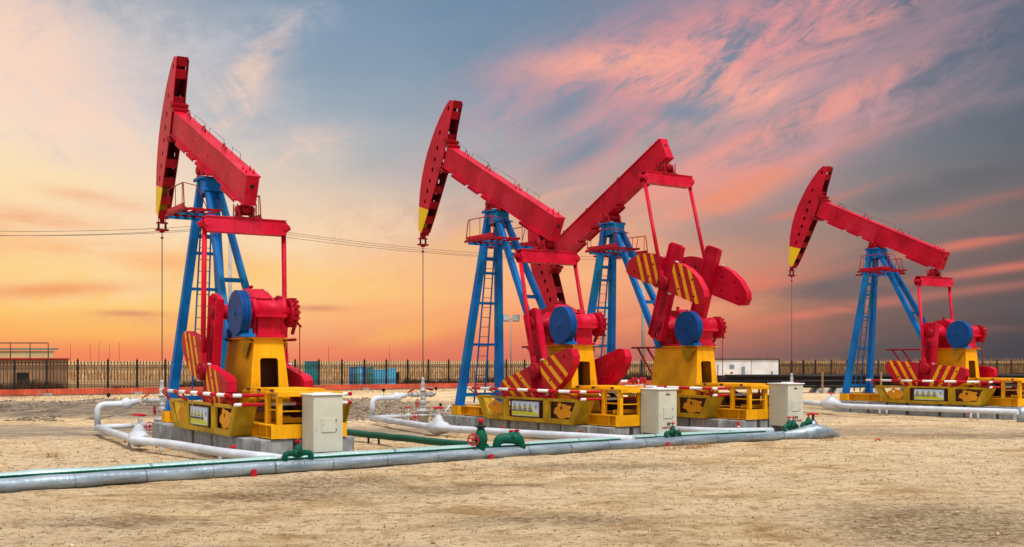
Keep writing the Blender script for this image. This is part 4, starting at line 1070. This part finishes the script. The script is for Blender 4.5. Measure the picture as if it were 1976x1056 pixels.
# wrapped valve and down-turned end
e0=onmain(1540); e1=G(1572,834,.17); e2=G(1600,836,.13); e3=G(1611,842,.02)
m=MB().mat(LAG).tube([tomain(x) for x in(onmain(1508),e0,e1,G(1590,834,.16),e2,e3,e3-Vector((0,0,.06)))],[.112,.15,.19,.15,.105,.10,.10],18); obj('wrapped_end',m.mesh('wrapped_end'),tm)
m=MB().mat(LAG); c0=tomain(G(1569,832,.17)); m.lathe(c0,(0,0,1),[(0,.19),(.10,.17),(.22,.09),(.27,.06)],16); m.mat(STEEL).tube([c0+Vector((0,0,.24)),c0+Vector((0,0,.42))],.035,10); wheel(m,c0+Vector((0,0,.42)),(.02,0,1),.13,spokes=6,t=.018)
obj('end_valve',m.mesh('end_valve'),tm)
for px in(484,941,1282):
    q=onmain(px); n_=Vector((dm.y,-dm.x,0)); m=MB().mat(VALVER)
    c_=tomain(q+n_*.115); c_.z=.0-am.z
    m.plate([(-.045,0),(.045,0),(.045,.09),(.03,.12),(-.03,.12),(-.045,.09)],[],c_+Vector((0,-.01,-.02)),(1,0,0),(0,0,1),.02); obj('pipe_clamp',m.mesh('pipe_clamp'),tm)
nb=Vector((-dm.y,dm.x,0))
tp,m,_,_=long_pipe('teal_pipe','pale teal insulated pipe lying right behind the main pipe',[p+nb*.37+Vector((0,0,.065)) for p in mp[:5]],.098,PTEAL)
obj('jacket',m.mesh('jacket'),tp)
tg,m,_,_=long_pipe('thin_green_pipe','thin green pipe squeezed between the main pipe and the pale teal pipe',[p+nb*.20+Vector((0,0,.105)) for p in mp[:5]],.020,GREEN,jit=.001,n=8)
obj('tube',m.mesh('tube'),tg)
# green branch pipe
ga,gb_,gc=G(640,831,.20),G(900,859,.20),G(938,863.5,.20)
tgb,m,_,_=long_pipe('green_branch_pipe','dark green pipe on low rests running from the leftmost cabinet to the green valves',[ga-(gb_-ga).normalized()*3,ga,gb_,gc],.078,GREEN)
obj('tube',m.mesh('tube'),tgb)
for px,py in((711,855),(731,857),(864,876),(883,877)):
    q=G(px,py); m=MB().mat(STEEL); M2=Matrix.Rotation(-tgb.rotation_euler.z,3,'Z'); c_=M2@(q-Vector(tgb.location)); m.tube([c_+Vector((0,0,-.03)),c_+Vector((0,0,.15))],.025,8); m.box(c_+Vector((-.1,-.05,.13)),c_+Vector((.1,.05,.15))); obj('pipe_rest',m.mesh('pipe_rest'),tgb)

# green valves on the main pipe
def bridge_valve(label,px,w,h,two=False,rr=.05):
    """small jacketed valve bridging up from the main pipe: two down-legs, bulged body, red cross handle"""
    q=onmain(px); t=thing('green_valve',label,'valve',(q.x,q.y,q.z),math.atan2(dm.y,dm.x),'green valves on the main pipe')
    m=MB().mat(GREEN); m.tube(fillet([(-w/2,0,.06),(-w/2,0,h),(w/2,0,h),(w/2,0,.06)],.09,5),rr,12)
    for c_ in((-w*.14,w*.2) if two else (0,)):
        m.lathe((c_-w*.24,0,h-.0),(1,0,0),[(0,rr),(w*.14,rr*1.5),(w*.24,rr*1.7),(w*.34,rr*1.5),(w*.48,rr)],14)
        m.lathe((c_,0,h),(0,0,1),[(0,rr*1.9),(.08,rr*1.3),(.15,rr*.6)],12)
    obj('valve_body',m.mesh('valve_body'),t)
    for c_ in((-w*.14,w*.2) if two else (0,)):
        m=MB().mat(VALVER).tube([(c_,0,h+.13),(c_,0,h+.25)],.014,6); m.bar((c_-.06,0,h+.21),(c_+.06,0,h+.21),.02,.02); m.bar((c_,-.06,h+.21),(c_,.06,h+.21),.02,.02); m.lathe((c_,0,h+.19),(0,0,1),[(0,.03),(.03,.03)],8); obj('handle',m.mesh('handle'),t)
    return t
bridge_valve('small green bridge valve on the main pipe in front of the leftmost cabinet',575,.50,.22)
bridge_valve('small green bridge valve on the main pipe in front of the middle cabinet',1298,.44,.20)
bridge_valve('dark green double valve on the main pipe beside the right cabinet',1526,.50,.22,True)
bridge_valve('green bridge valve at the far right end of the main pipe',1592,.50,.27)
# upright green valve with side wheel
q=onmain(928); t=thing('green_valve','tall bulging green valve with a red side wheel at the branch pipe','valve',(q.x,q.y,q.z),math.atan2(dm.y,dm.x),'green valves on the main pipe')
m=MB().mat(GREEN).lathe((0,0,.05),(0,0,1),[(0,.09),(.06,.085),(.16,.115),(.24,.13),(.32,.12),(.42,.08),(.50,.04)],16); m.mat(BLACK).lathe((0,0,.50),(0,0,1),[(0,.05),(.02,.11),(.045,.10),(.06,.04),(.12,.035)],12)
obj('valve_body',m.mesh('valve_body'),t)
m=MB().mat(VALVER).lathe((0,0,.60),(0,0,1),[(0,.03),(.02,.05),(.07,.05),(.09,.03)],10); obj('cap',m.mesh('cap'),t)
m=MB(); m.mat(STEEL).tube([(-.1,-.02,.29),(-.23,-.05,.29)],.02,8); wheel(m,(-.22,-.05,.29),(-.8,-.6,.0),.105,spokes=5,t=.014); obj('handwheel',m.mesh('handwheel'),t)
q=onmain(990); t=thing('green_valve','broad green humped double valve joining the branch pipe to the main','valve',(q.x,q.y,q.z),math.atan2(dm.y,dm.x),'green valves on the main pipe')
m=MB().mat(GREEN).tube(fillet([(-.30,.18,.0),(-.26,.15,.27),(.16,.02,.27),(.24,0,.0)],.12,5),[.075,.08,.09,.095,.10,.10,.10,.11,.12,.12,.115,.10,.095,.085],14)
for x in(.0,.13): m.lathe((x,.05,.27),(0,0,1),[(0,.10),(.09,.07),(.13,.04)],12)
obj('valve_body',m.mesh('valve_body'),t)
for x in(.0,.13):
    m=MB().mat(VALVER).lathe((x,.05,.40),(0,0,1),[(0,.03),(.01,.055),(.03,.055),(.04,.02)],8); m.bar((x-.07,.05,.415),(x+.07,.05,.415),.025,.022); obj('handle',m.mesh('handle'),t)

# ------------------------------------------------------------------ control cabinets (local: +x toward wells, y near side; door on the -x face)
def cabinet(label,p,rz,W_,D_,H_):
    t=thing('control_cabinet',label,'cabinet',(p[0],p[1],0),rz,'beige control cabinets')
    z0=.25
    m=MB().mat(CAB).box((0,-W_,z0),(D_,0,H_)); obj('body',m.mesh('body'),t,bevel=.008)
    m=MB().mat(WHITE).box((-.045,-W_-.03,H_+.002),(D_+.04,.035,H_+.03)); m.bar((D_/2,-W_/2,H_+.04),(D_/2+.001,-W_/2,H_+.055),W_*.6,.02); obj('roof',m.mesh('roof'),t,bevel=.012)
    for x in(.03,D_-.03):
        for y in(-.03,-W_+.03): obj('leg',MB().mat(CAB).box((x-.022,y-.022,-.05),(x+.022,y+.022,z0-.002)).mesh('leg'),t)
    m=MB().mat(CAB).box((-.02,-W_+.006,z0+.004),(-.002,-.006,H_-.01)); dr=obj('door',m.mesh('door'),t,bevel=.004)
    m=MB().mat(CAB).box((-.034,-W_*.74,H_*.56-.10),(-.021,-W_*.26,H_*.56+.15)); m.mat(BLACK); 
    for z in(-.06,.11): m.box((-.04,-W_*.77,H_*.56+z-.018),(-.021,-W_*.745,H_*.56+z+.018))
    m.lathe((-.034,-W_*.32,H_*.56+.03),(-1,0,0),[(0,.008),(.006,.008)],8); obj('hatch',m.mesh('hatch'),dr,bevel=.003)
    m=MB().mat(SILVER).box((-.032,-W_*.12,H_*.54-.03),(-.021,-W_*.09,H_*.54+.05)); obj('handle',m.mesh('handle'),dr)
    m=MB().mat(CAB).box((-.005,-W_+.04,-.02),(.02,-.04,.03)); obj('skirt',m.mesh('skirt'),t)
    m=MB().mat(STEEL).tube([(D_*.5,-W_*.5,z0+.02),(D_*.5,-W_*.5,-.05)],.03,8); m.tube(fillet([(D_*.4,-W_*.7,z0+.02),(D_*.35,-W_*.72,.05),(D_*.3,-W_*.6,-.05)],.05,3),.015,6); obj('cable_conduit',m.mesh('cable_conduit'),t)
    return t,dr
def cab_text(dr,W_,H_,full):
    rot=(R(90),0,R(-90))
    if full:
        a=obj('lettering',cached('ct1',lambda:text_mesh('控制柜',.045,TK,.0005)),dr,(-.0225,-W_*.5,H_-.11),rot)
        obj('lettering',cached('ct2',lambda:text_mesh('有电危险 请勿靠近',.05,TR,.0008)),dr,(-.0225,-W_*.55,z_txt),rot)
        m=MB().mat(SG).lathe((-.022,-W_*.5,H_-.065),(-1,0,0),[(0,.012),(.002,.012)],10); obj('maker_badge',m.mesh('maker_badge'),dr)
        m=MB().mat(SK).box((-.026,-W_*.55-.045,z_txt+.05),(-.021,-W_*.55+.045,z_txt+.12)); m.mat(GLASS).box((-.028,-W_*.55-.012,z_txt+.06),(-.0262,-W_*.55+.012,z_txt+.11)); obj('meter_window',m.mesh('meter_window'),dr)
z_txt=.38
CABS=[((-3.57,20.1),2.131,.57,.53,1.27,'large beige control cabinet with a small hatch, nearest to the camera',False),
      ((3.29,25.24),2.16,.55,.60,1.24,'beige control cabinet in the middle, behind a small green valve',True),
      ((6.92,28.16),2.18,.58,.60,1.30,'beige control cabinet on the right, at the end of the main pipe',True)]
for p,rz,W_,D_,H_,lab,full in CABS:
    t,dr=cabinet(lab,p,rz,W_,D_,H_); cab_text(dr,W_,H_,full)
# antenna rod on the nearest cabinet, red tap on its block, red extinguisher at the third base
m=MB().mat(SILVER)
p=LP(0,-5.62,1.02); t=thing('tap','red tap on a thin grey stake beside the leftmost pump base','tap',(p.x-.18,p.y-.25,0))
obj('stake',MB().mat(SILVER).tube([(0,0,-.03),(0,0,.30)],.016,8).mesh('stake'),t); m=MB().mat(VALVER); m.lathe((0,0,.30),(0,0,1),[(0,.03),(.03,.045),(.06,.03)],8); m.bar((-.06,0,.35),(.06,0,.35),.02,.025); obj('handle',m.mesh('handle'),t)
p=G(1425,843); t=thing('tap','small red and white tap post standing at the third pump base','tap',(p.x,p.y,0))
obj('stake',MB().mat(STEEL).tube([(0,0,-.03),(0,0,.2)],.015,8).mesh('stake'),t); m=MB().mat(VALVER).lathe((0,0,.12),(0,0,1),[(0,.04),(.1,.045),(.14,.03),(.22,.035),(.27,.02)],10); m.mat(WHITE).lathe((0,0,.235),(0,0,1),[(0,.037),(.03,.037)],10); obj('body',m.mesh('body'),t)
p=G(1127,850); t=thing('tap','dark red tap on a short post by the second pump base','tap',(p.x+.6,p.y+.5,0))
obj('stake',MB().mat(DRED).tube([(0,0,-.03),(0,0,.42)],.012,6).mesh('stake'),t); m=MB().mat(VALVER); m.bar((-.08,0,.28),(.04,0,.28),.04,.03); obj('handle',m.mesh('handle'),t)
# small red hoop on the sand at right
p=G(1694,853); m=MB().mat(VALVER).tube([(-.06,0,-.01),(-.045,0,.05),(0,0,.075),(.045,0,.05),(.06,0,-.01)],.015,6); tag(obj('red_hoop',m.mesh('red_hoop'),None,tuple(p)),'tiny red metal hoop sticking out of the sand at right','hoop')

# ------------------------------------------------------------------ fence and kerb
S0=Vector((-26.5,59.5,0)); 
def fpt(k):
    A_,B_,C_=28.012,63.467,.016385; Yk=59.5*(1+C_*k); px=(A_+B_*k)/(1+C_*k); return Vector(((px-988)/F_PX*Yk,Yk,0))
pts=[fpt(k) for k in range(-2,42)]
d_=Vector((.955,.30,0))*1.63
while 988+F_PX*pts[-1].x/pts[-1].y<2120: pts.append(pts[-1]+d_)
tf=thing('iron_fence','long dark wrought iron fence with spear tips closing off the yard','fence')
def fpost(): 
    m=MB().mat(FENCE).box((-.05,-.05,.0),(.05,.05,1.90)); m.lathe((0,0,1.90),(0,0,1),[(0,.06),(.03,.06),(.06,.03),(.10,.035),(.14,.008)],8); return m.mesh('fence_post')
def fpanel(L):
    m=MB().mat(FENCE)
    for z in(.46,.60,1.50,1.63): m.bar((.05,0,z),(L-.05,0,z),.03,.028)
    n=8
    for k in range(n):
        x=L*(k+1)/(n+1); m.box((x-.015,-.015,.38),(x+.015,.015,1.76)); m.lathe((x,0,1.76),(0,0,1),[(0,.015),(.02,.045),(.14,.004)],4,False)
    for k in range(n+1):
        x=L*(k+.5)/(n+1)
        for zc,h in((1.565,.05),(.53,.055),(1.43,.05),(.68,.05)):
            m.plate([(x-.05,zc),(x,zc-h),(x+.05,zc),(x,zc+h)],[[(x-.026,zc),(x,zc+h*.55),(x+.026,zc),(x,zc-h*.55)]],(0,0,0),(1,0,0),(0,0,1),.014)
    return m.mesh('fence_panel')
Lp=(pts[6]-pts[5]).length
pm_,pp_=fpanel(Lp),fpost()
tk=thing('red_kerb','low red painted concrete kerb with worn patches under the fence','kerb')
for k,(a,b) in enumerate(zip(pts[:-1],pts[1:])):
    d=b-a; rz=math.atan2(d.y,d.x)
    obj('fence_post',pp_,tf,tuple(a),(0,0,rz)); o=obj('fence_panel',pm_,tf,tuple(a),(0,0,rz)); o.scale=(d.length/Lp,1,1)
m=MB()
seg=[(-.5,1,0)]
for k,(a,b) in enumerate(zip(pts[:-1],pts[1:])):
    if k%3==0:
        b3=pts[min(k+3,len(pts)-1)]; d=(b3-a).normalized(); n_=Vector((d.y,-d.x,0)); top=.36
        mm=MB().mat(KERB); q0=a+d*.01; q1=b3-d*.015
        mm.bar(q0+n_*.02+Vector((0,0,top-.14)),q1+n_*.02+Vector((0,0,top-.14)),.30,.30); mm.mat(CONC).bar(q0+Vector((0,0,.02)),q1+Vector((0,0,.02)),.24,.10)
        obj('kerb_section',mm.mesh('kerb_section'),tk)
        mm=MB().mat(CONC); mm.box((-.22,-.16,-.05),(.22,.2,.15)); o=obj('footing',mm.mesh('footing'),tk,tuple(a+n_*.06),(0,0,math.atan2(d.y,d.x)))

# dead weeds behind the fence, dry reeds and field growth
def along(n,off0,off1,k0=0,k1=None):
    k1=k1 or len(pts)-1; t=rng.random(n)*(k1-k0)+k0; i=t.astype(int); fr=t-i
    P=np.array([[p.x,p.y] for p in pts]); a=P[i]; b=P[np.minimum(i+1,len(P)-1)]; d=b-a; nn=np.stack([-d[:,1],d[:,0]],-1)/np.linalg.norm(d,axis=1)[:,None]
    o=off0+(off1-off0)*rng.random(n); q=a+d*fr[:,None]+nn*o[:,None]; return q[:,0],q[:,1],t
x,y,t=along(26000,.1,2.2); cl=(np.sin(t*.9)+np.sin(t*2.3+1)+np.sin(t*.37+2))/3
pxk=988+F_PX*x/y; h=(.45+.65*rng.random(26000))*(.65+.55*cl).clip(.25,1.3)*np.where((pxk>575)&(pxk<780),.3,1.)
blades('dead_weeds','dark tangled dead weeds along the foot of the iron fence',x,y,h,WEED,.07,.7)
n=13000; y=105*(520/105)**(rng.random(n)**1.3); x=(rng.random(n)*1.24-.56)*.93*y+0; 
lim=59.5+ (x+26.5)*.75+24; y=np.maximum(y,lim+30*rng.random(n))
hh=(.5+.8*rng.random(n))*(1+.25*np.sin(x*.05)); right=np.clip((x/y-.1)/.2,0,1); hh=hh*(1+.35*right*rng.random(n))+ (y>300)*.2
blades('dry_reeds','pale dry reeds standing in the field beyond the fence',x,y,hh,DRY,.10+0*y,.25)
x,y,t=along(9000,2.,9.,38); blades('tall_reeds','taller straw coloured reeds behind the right part of the fence',x,y,1.2+1.2*rng.random(9000)**1.4,DRY,.05,.2)
# dry straw tufts in the yard by the kerb and by the pipes
x,y,t=along(7000,-7.,-.35,0,40); blades('dry_grass','thin flattened dry grass on the yard in front of the kerb',x,y,.05+.12*rng.random(7000)**2,DRY,.02,1.2)
tx=[];ty=[]
for px,py in((1330,867),(1345,865),(1360,863),(1290,868),(1600,851),(1060,770),(1075,772),(925,765),(920,768),(105,883),(700,930)):
    c_=G(px,py); k=70; tx+=list(c_.x+rng.normal(0,.12,k)); ty+=list(c_.y+rng.normal(0,.08,k))
tx,ty=np.array(tx),np.array(ty); blades('straw_tufts','small wisps of dead straw caught beside the pipes',tx,ty,.04+.10*rng.random(len(tx)),DRY,.008,1.4)
# twigs and clods
for k,(px,py,L) in enumerate(((246,901,.32),(213,893,.14),(252,892,.10),(1545,890,.1))):
    c_=G(px,py); m=MB().mat(WEED).tube([(0,0,.01),(L*.5,.03,.03),(L,.02,.01)],[.006,.009,.004],5); tag(obj('twig',m.mesh('twig'),None,tuple(c_),(0,0,.2*k)),['long dark twig lying on the sand left of the main pipe','short twig fragment on the sand near the left flowline rest','tiny broken twig end right beside the longer twig','small dark twig on the open sand at right'][k],'twig')

# ------------------------------------------------------------------ things beyond the fence
def at(px,Y,z=0.): return Vector(((px-988)/F_PX*Y,Y,z))
def zof(py,Y): return CAMZ-(py-HOR)*Y/F_PX
# left loading platform with railing and green roof edge
Yb=66; p0=at(-30,Yb); p1=at(93,Yb)
t=thing('loading_shed','low brown shed with railing and a green roof edge at the left edge','shed',tuple(p0))
Lx=p1.x-p0.x
m=MB().mat(BRICK).box((0,0,-.1),(Lx,3,zof(694,Yb))); obj('wall',m.mesh('wall'),t)
m=MB().mat(BLACK).box((1.9,-.03,.45),(2.6,-.001,1.2)); obj('opening',m.mesh('opening'),t)
m=MB().mat(DRED).box((-.1,-.12,zof(694,Yb)+.002),(Lx+.05,3.1,zof(691.5,Yb))); obj('roof_slab',m.mesh('roof_slab'),t)
m=MB().mat(TEAL).box((-.1,.9,zof(675,Yb)),(Lx+.15,1.1,zof(672,Yb))); m.mat(SHEDP).box((-.05,1.0,zof(690,Yb)),(Lx-.1,1.04,zof(677,Yb))); obj('green_edge',m.mesh('green_edge'),t)
m=MB().mat(STEEL); zt=zof(662,Yb)
m.tube([(0,0,zt),(Lx,0,zt)],.03,6)
for px in(20,58,93): xx=at(px,Yb).x-p0.x; m.tube([(xx,0,zof(694,Yb)),(xx,0,zt)],.03,6)
obj('railing',m.mesh('railing'),t)
# drums / tanks: upright cylinders with ribs
def drum(px0,px1,ytop,Y,mat,label,name='drum',group='drums and tanks behind the fence',box=False):
    c_=at((px0+px1)/2,Y); r=(px1-px0)/2*Y/F_PX; H_=zof(ytop,Y); t=thing(name,label,name.replace('_',' '),(c_.x,c_.y,0),0,group); m=MB().mat(mat)
    if box:
        m.box((-r,-r*.7,-.05),(r,r*.7,H_-.06)); obj('body',m.mesh('body'),t,bevel=.03); obj('lid',MB().mat(mat).box((-r*1.04,-r*.74,H_-.055),(r*1.04,r*.74,H_)).mesh('lid'),t,bevel=.02)
    else:
        m.lathe((0,0,0),(0,0,1),[(0,r*.97),(.02,r),(H_*.33,r),(H_*.335,r*1.03),(H_*.35,r),(H_*.66,r),(H_*.665,r*1.03),(H_*.68,r),(H_-.02,r),(H_,r*.96)],20); obj('body',m.mesh('body'),t)
        obj('lid',MB().mat(mat).lathe((r*.3,0,H_+.001),(0,0,1),[(0,r*.2),(.03,r*.2)],8).mesh('lid'),t)
drum(589,616,697,74,TDRUM,'big weathered teal cabinet behind the fence right of the leftmost pump',name='storage_cabinet',box=True)
D=[(674,682,708,MBLUE,'narrow mid blue drum at the left end of the drum row'),(682.5,690,708,TDRUM,'dull teal drum second from the left in the row'),(690.5,699,706,LBLUE,'light blue drum third in the row'),(699.5,707,708,MBLUE,'mid blue drum fourth in the row'),(707.5,714,709,TDRUM,'teal green drum fifth in the row'),(714.5,721,708,TEAL,'plain green drum at the right end of the drum row')]
for a,b,yt,mt,lab in D: drum(a,b,yt,77,mt,lab)
drum(722,746,713,78,LBLUE,'pale blue plastic tank left of the black box behind the fence',name='water_tank',box=True)
drum(747.5,764,711,79,LBLUE,'second pale blue plastic tank, next to the small black box',name='water_tank',box=True)
drum(764.5,771,718,79,BLACK,'small upright black box right of the blue tanks',name='black_box',box=True,group=None)
# black tarpaulin heaps
def heap(px0,px1,ytop,Y,lab,mat,name,dep=1.5):
    a,b=at(px0,Y),at(px1,Y); Hh=zof(ytop,Y); n=26; V=[];Fc=[]; r_=random.Random(int(px0))
    for i in range(n):
        for j in range(9):
            u,v=i/(n-1),j/8; h_=Hh*math.sin(math.pi*u)**.6*math.sin(math.pi*v)**.6*(.75+.25*r_.random()); V.append((a.x+(b.x-a.x)*u,Y+(v-.5)*dep,h_-.02))
    for i in range(n-1):
        for j in range(8): o_=i*9+j; Fc.append((o_,o_+9,o_+10,o_+1))
    m=MB().mat(mat); m.add(V,Fc,False); return tag(obj(name,m.mesh(name)),lab,'heap')
heap(758,860,731,82,'black crumpled tarpaulin heap behind the fence right of the blue tanks',BLACK,'tarpaulin_heap')
# white site units
def unit(px0,px1,ytop,Y,lab,detail):
    a,b=at(px0,Y),at(px1,Y); L=b.x-a.x; H_=zof(ytop,Y); t=thing('site_unit',lab,'container',(a.x,a.y,0),0,'white site units by the pipe stack')
    obj('body',MB().mat(CONTW).box((0,0,-.05),(L,2.4,H_)).mesh('body'),t); obj('roof',MB().mat(STEEL).box((-.05,-.08,H_+.003),(L+.05,2.5,H_+.09)).mesh('roof'),t)
    if detail:
        for x0,x1,z0,z1,mt,nm in((1.35,1.70,1.30,1.6,ZINC,'vent'),(2.25,2.5,.75,1.45,ZINC,'vent'),(.45,.50,.1,1.6,STEEL,'door_post')): obj(nm,MB().mat(mt).box((x0,-.03,z0),(x1,-.002,z1)).mesh(nm),t)
        m=MB().mat(SY).plate([(0.95,.75),(1.25,.75),(1.10,1.05)],[],(0,-.006,0),(1,0,0),(0,0,1),.006); obj('hazard_triangle',m.mesh('hazard_triangle'),t)
        m=MB().mat(TR).box((1.38,-.01,.72),(1.62,-.003,.85)); m.box((1.40,-.01,.92),(1.6,-.003,1.06)); obj('notice',m.mesh('notice'),t)
    else:
        obj('door_post',MB().mat(STEEL).box((L*.74,-.03,0),(L*.78,-.002,1.1)).mesh('door_post'),t)
    for px in (.25,.6): obj('lifting_eye',MB().mat(STEEL).box((L*px,.2,H_+.092),(L*px+.04,.24,H_+.22)).mesh('lifting_eye'),t)
unit(1373,1449,694.5,84,'left white site unit with vents, hazard triangle and red notice',True)
unit(1450,1502,694.5,84.4,'right plain white site unit nearer the reeds',False)
# stacks of long black pipes
def pstack(x0,x1,Y,rows,cols,r,g,lab0):
    me=None; L=x1-x0
    m=MB().mat(BIRON).lathe((0,0,0),(1,0,0),[(0,r),(L,r)],12); me=m.mesh('steel_pipe')
    for a in range(rows):
        for b in range(cols-(a%2)):
            o=obj('steel_pipe',me,None,(x0+random.uniform(-.25,.25),Y+b*2.08*r+(a%2)*r,.30+r+a*1.78*r))
            tag(o,lab0,'steel pipe',g)
pstack(at(1400,66).x,at(1400,66).x+12,66.,5,6,.085,'black steel pipes in the left stack','one of many alike long black steel pipes in the left stack')
pstack(at(1400,66).x+12.4,at(1400,66).x+24.6,67.5,5,6,.085,'black steel pipes in the right stack','one of many alike long black steel pipes in the right stack')
pstack(at(1380,74).x,at(1380,74).x+12,74.5,4,4,.085,'black steel pipes in the rear left stack','one of many alike black steel pipes in the rear left stack')
pstack(at(1380,74).x+12.5,at(1380,74).x+26,76,4,4,.085,'black steel pipes in the rear right stack','one of many alike black steel pipes in the rear right stack')
for k,px in enumerate((1584,1620,1690,1760,1850,1930)):
    c_=at(px,66); m=MB().mat(POLE).add([(-.35,-.25,-.02),(.35,-.25,-.02),(.35,1.6,-.02),(-.35,1.6,-.02),(-.18,-.1,.29),(.18,-.1,.29),(.18,1.4,.29),(-.18,1.4,.29)],[(3,2,1,0),(4,5,6,7),(0,1,5,4),(1,2,6,5),(2,3,7,6),(3,0,4,7)]); tag(obj('pipe_sleeper',m.mesh('pipe_sleeper'),None,tuple(c_)),f'{ordn[k]} pale concrete sleeper from the left under the black pipe stacks','sleeper','concrete sleepers under the pipe stacks')
for px in(1587,1700): 
    c_=at(px,65.6); m=MB().mat(BRICK).box((-.05,-.05,-.02),(.05,.05,1.25)); tag(obj('stack_stake',m.mesh('stack_stake'),None,tuple(c_)),'rusty upright stake in front of the pipe stack '+('right of the right cabinet' if px<1600 else 'behind the rightmost pump legs'),'stake')
# striped posts and red caps heap between second and third pump
c_=at(1196,62); t=thing('barrier_trestle','red and white striped barrier trestle lying behind the second pump','barrier',tuple(c_))
m=MB().mat(RAILM).tube([(0,0,.50),(1.9,.1,.50)],.06,8); m.tube([(-.1,.3,.75),(1.2,.3,.78)],.07,8); obj('bar',m.mesh('bar'),t)
m=MB().mat(VALVER)
for x in(.75,.95,1.2,1.4): m.lathe((x,.2,.62),(0,0,1),[(0,.08),(.3,.09),(.36,.05)],8)
obj('red_caps',m.mesh('red_caps'),t)
m=MB().mat(STEEL)
for x in(.1,1.7): m.bar((x-.3,0,0),(x,0,.5),.05,.05); m.bar((x+.3,.2,0),(x,.1,.5),.05,.05)
obj('trestle_leg',m.mesh('trestle_leg'),t)
# floodlight mast
c_=at(986,92); t=thing('floodlight_mast','slim grey mast carrying two floodlights between the first pumps','lamp post',tuple(c_)); zt=zof(616,92)
obj('mast',MB().mat(ZINC).tube([(0,0,-.1),(0,0,zt)],[.06,.04],8).mesh('mast'),t); obj('cross_arm',MB().mat(ZINC).bar((-.35,0,zt),(.35,0,zt),.06,.06).mesh('cross_arm'),t)
for s,a in((-1,.25),(1,-.45)):
    m=MB().mat(ZINC).box((-.27,-.1,-.27),(.27,.12,.27)); m.mat(GLASS).box((-.22,-.13,-.22),(.22,-.103,.22)); obj('floodlight',m.mesh('floodlight'),t,(s*.42,-.05,zt+.08),(R(-8),0,a))
# utility poles
def upole(px,ytop,Y,r,lab,arm=True):
    c_=at(px,Y); zt=zof(ytop,Y); t=thing('utility_pole',lab,'utility pole',tuple(c_),0,'concrete poles in the field')
    obj('pole',MB().mat(POLE).tube([(0,0,-.1),(0,0,zt)],[r*1.25,r*.8],12).mesh('pole'),t)
    if arm:
        obj('cross_arm',MB().mat(STEEL).bar((-.8,0,zt-.3),(.8,0,zt-.3),.09,.09).mesh('cross_arm'),t)
        for x in(-.75,0,.75): obj('insulator',MB().mat(POLE).lathe((x,0,zt-.25 if x else zt),(0,0,1),[(0,.03),(.05,.07),(.12,.07),(.2,.03)],8).mesh('insulator'),t)
    return c_,zt
ca_,za=upole(444,436,75,.13,'grey concrete pole behind the leftmost pump jack')
cb_,zb_=upole(1241,497,105,.16,'pale concrete pole with insulators behind the third pump jack')
upole(1171,583,110,.13,'plain concrete pole seen between the legs of the third pump jack',False)
def wires(p,q,n=3,sag=.8,lab='three thin power lines'):
    m=MB().mat(CABLE)
    for k in range(n):
        o=Vector(((k-1)*.75,0,(k==1)*.25)); pp=[]
        for i in range(15): u=i/14; pp.append(p.lerp(q,u)+o-Vector((0,0,sag*4*u*(1-u))))
        m.tube(pp,.013,4)
    return tag(obj('power_lines',m.mesh('power_lines')),lab,'power line')
wires(ca_+Vector((0,0,za-.1)),cb_+Vector((0,0,zb_-.1)),lab='three thin power lines slanting down behind the pumps to the right')
wires(at(-250,60,zof(448,60)),ca_+Vector((0,0,za-.1)),sag=.35,lab='three thin power lines crossing the sky at far left')
# thin distant masts
for k,(px,yt) in enumerate(((136,662),(174,664),(191,660),(211,664),(230,661),(634,667),(752,668),(1597,690),(1609,687))):
    Yd=600; c_=at(px,Yd); m=MB().mat(STEEL).tube([(0,0,0),(0,0,zof(yt,Yd))],.09,5); tag(obj('distant_mast',m.mesh('distant_mast'),None,tuple(c_)),['first','second','third','fourth','fifth','sixth','seventh','eighth','ninth'][k]+' thin distant mast on the horizon counted from the left','mast','thin masts on the horizon')
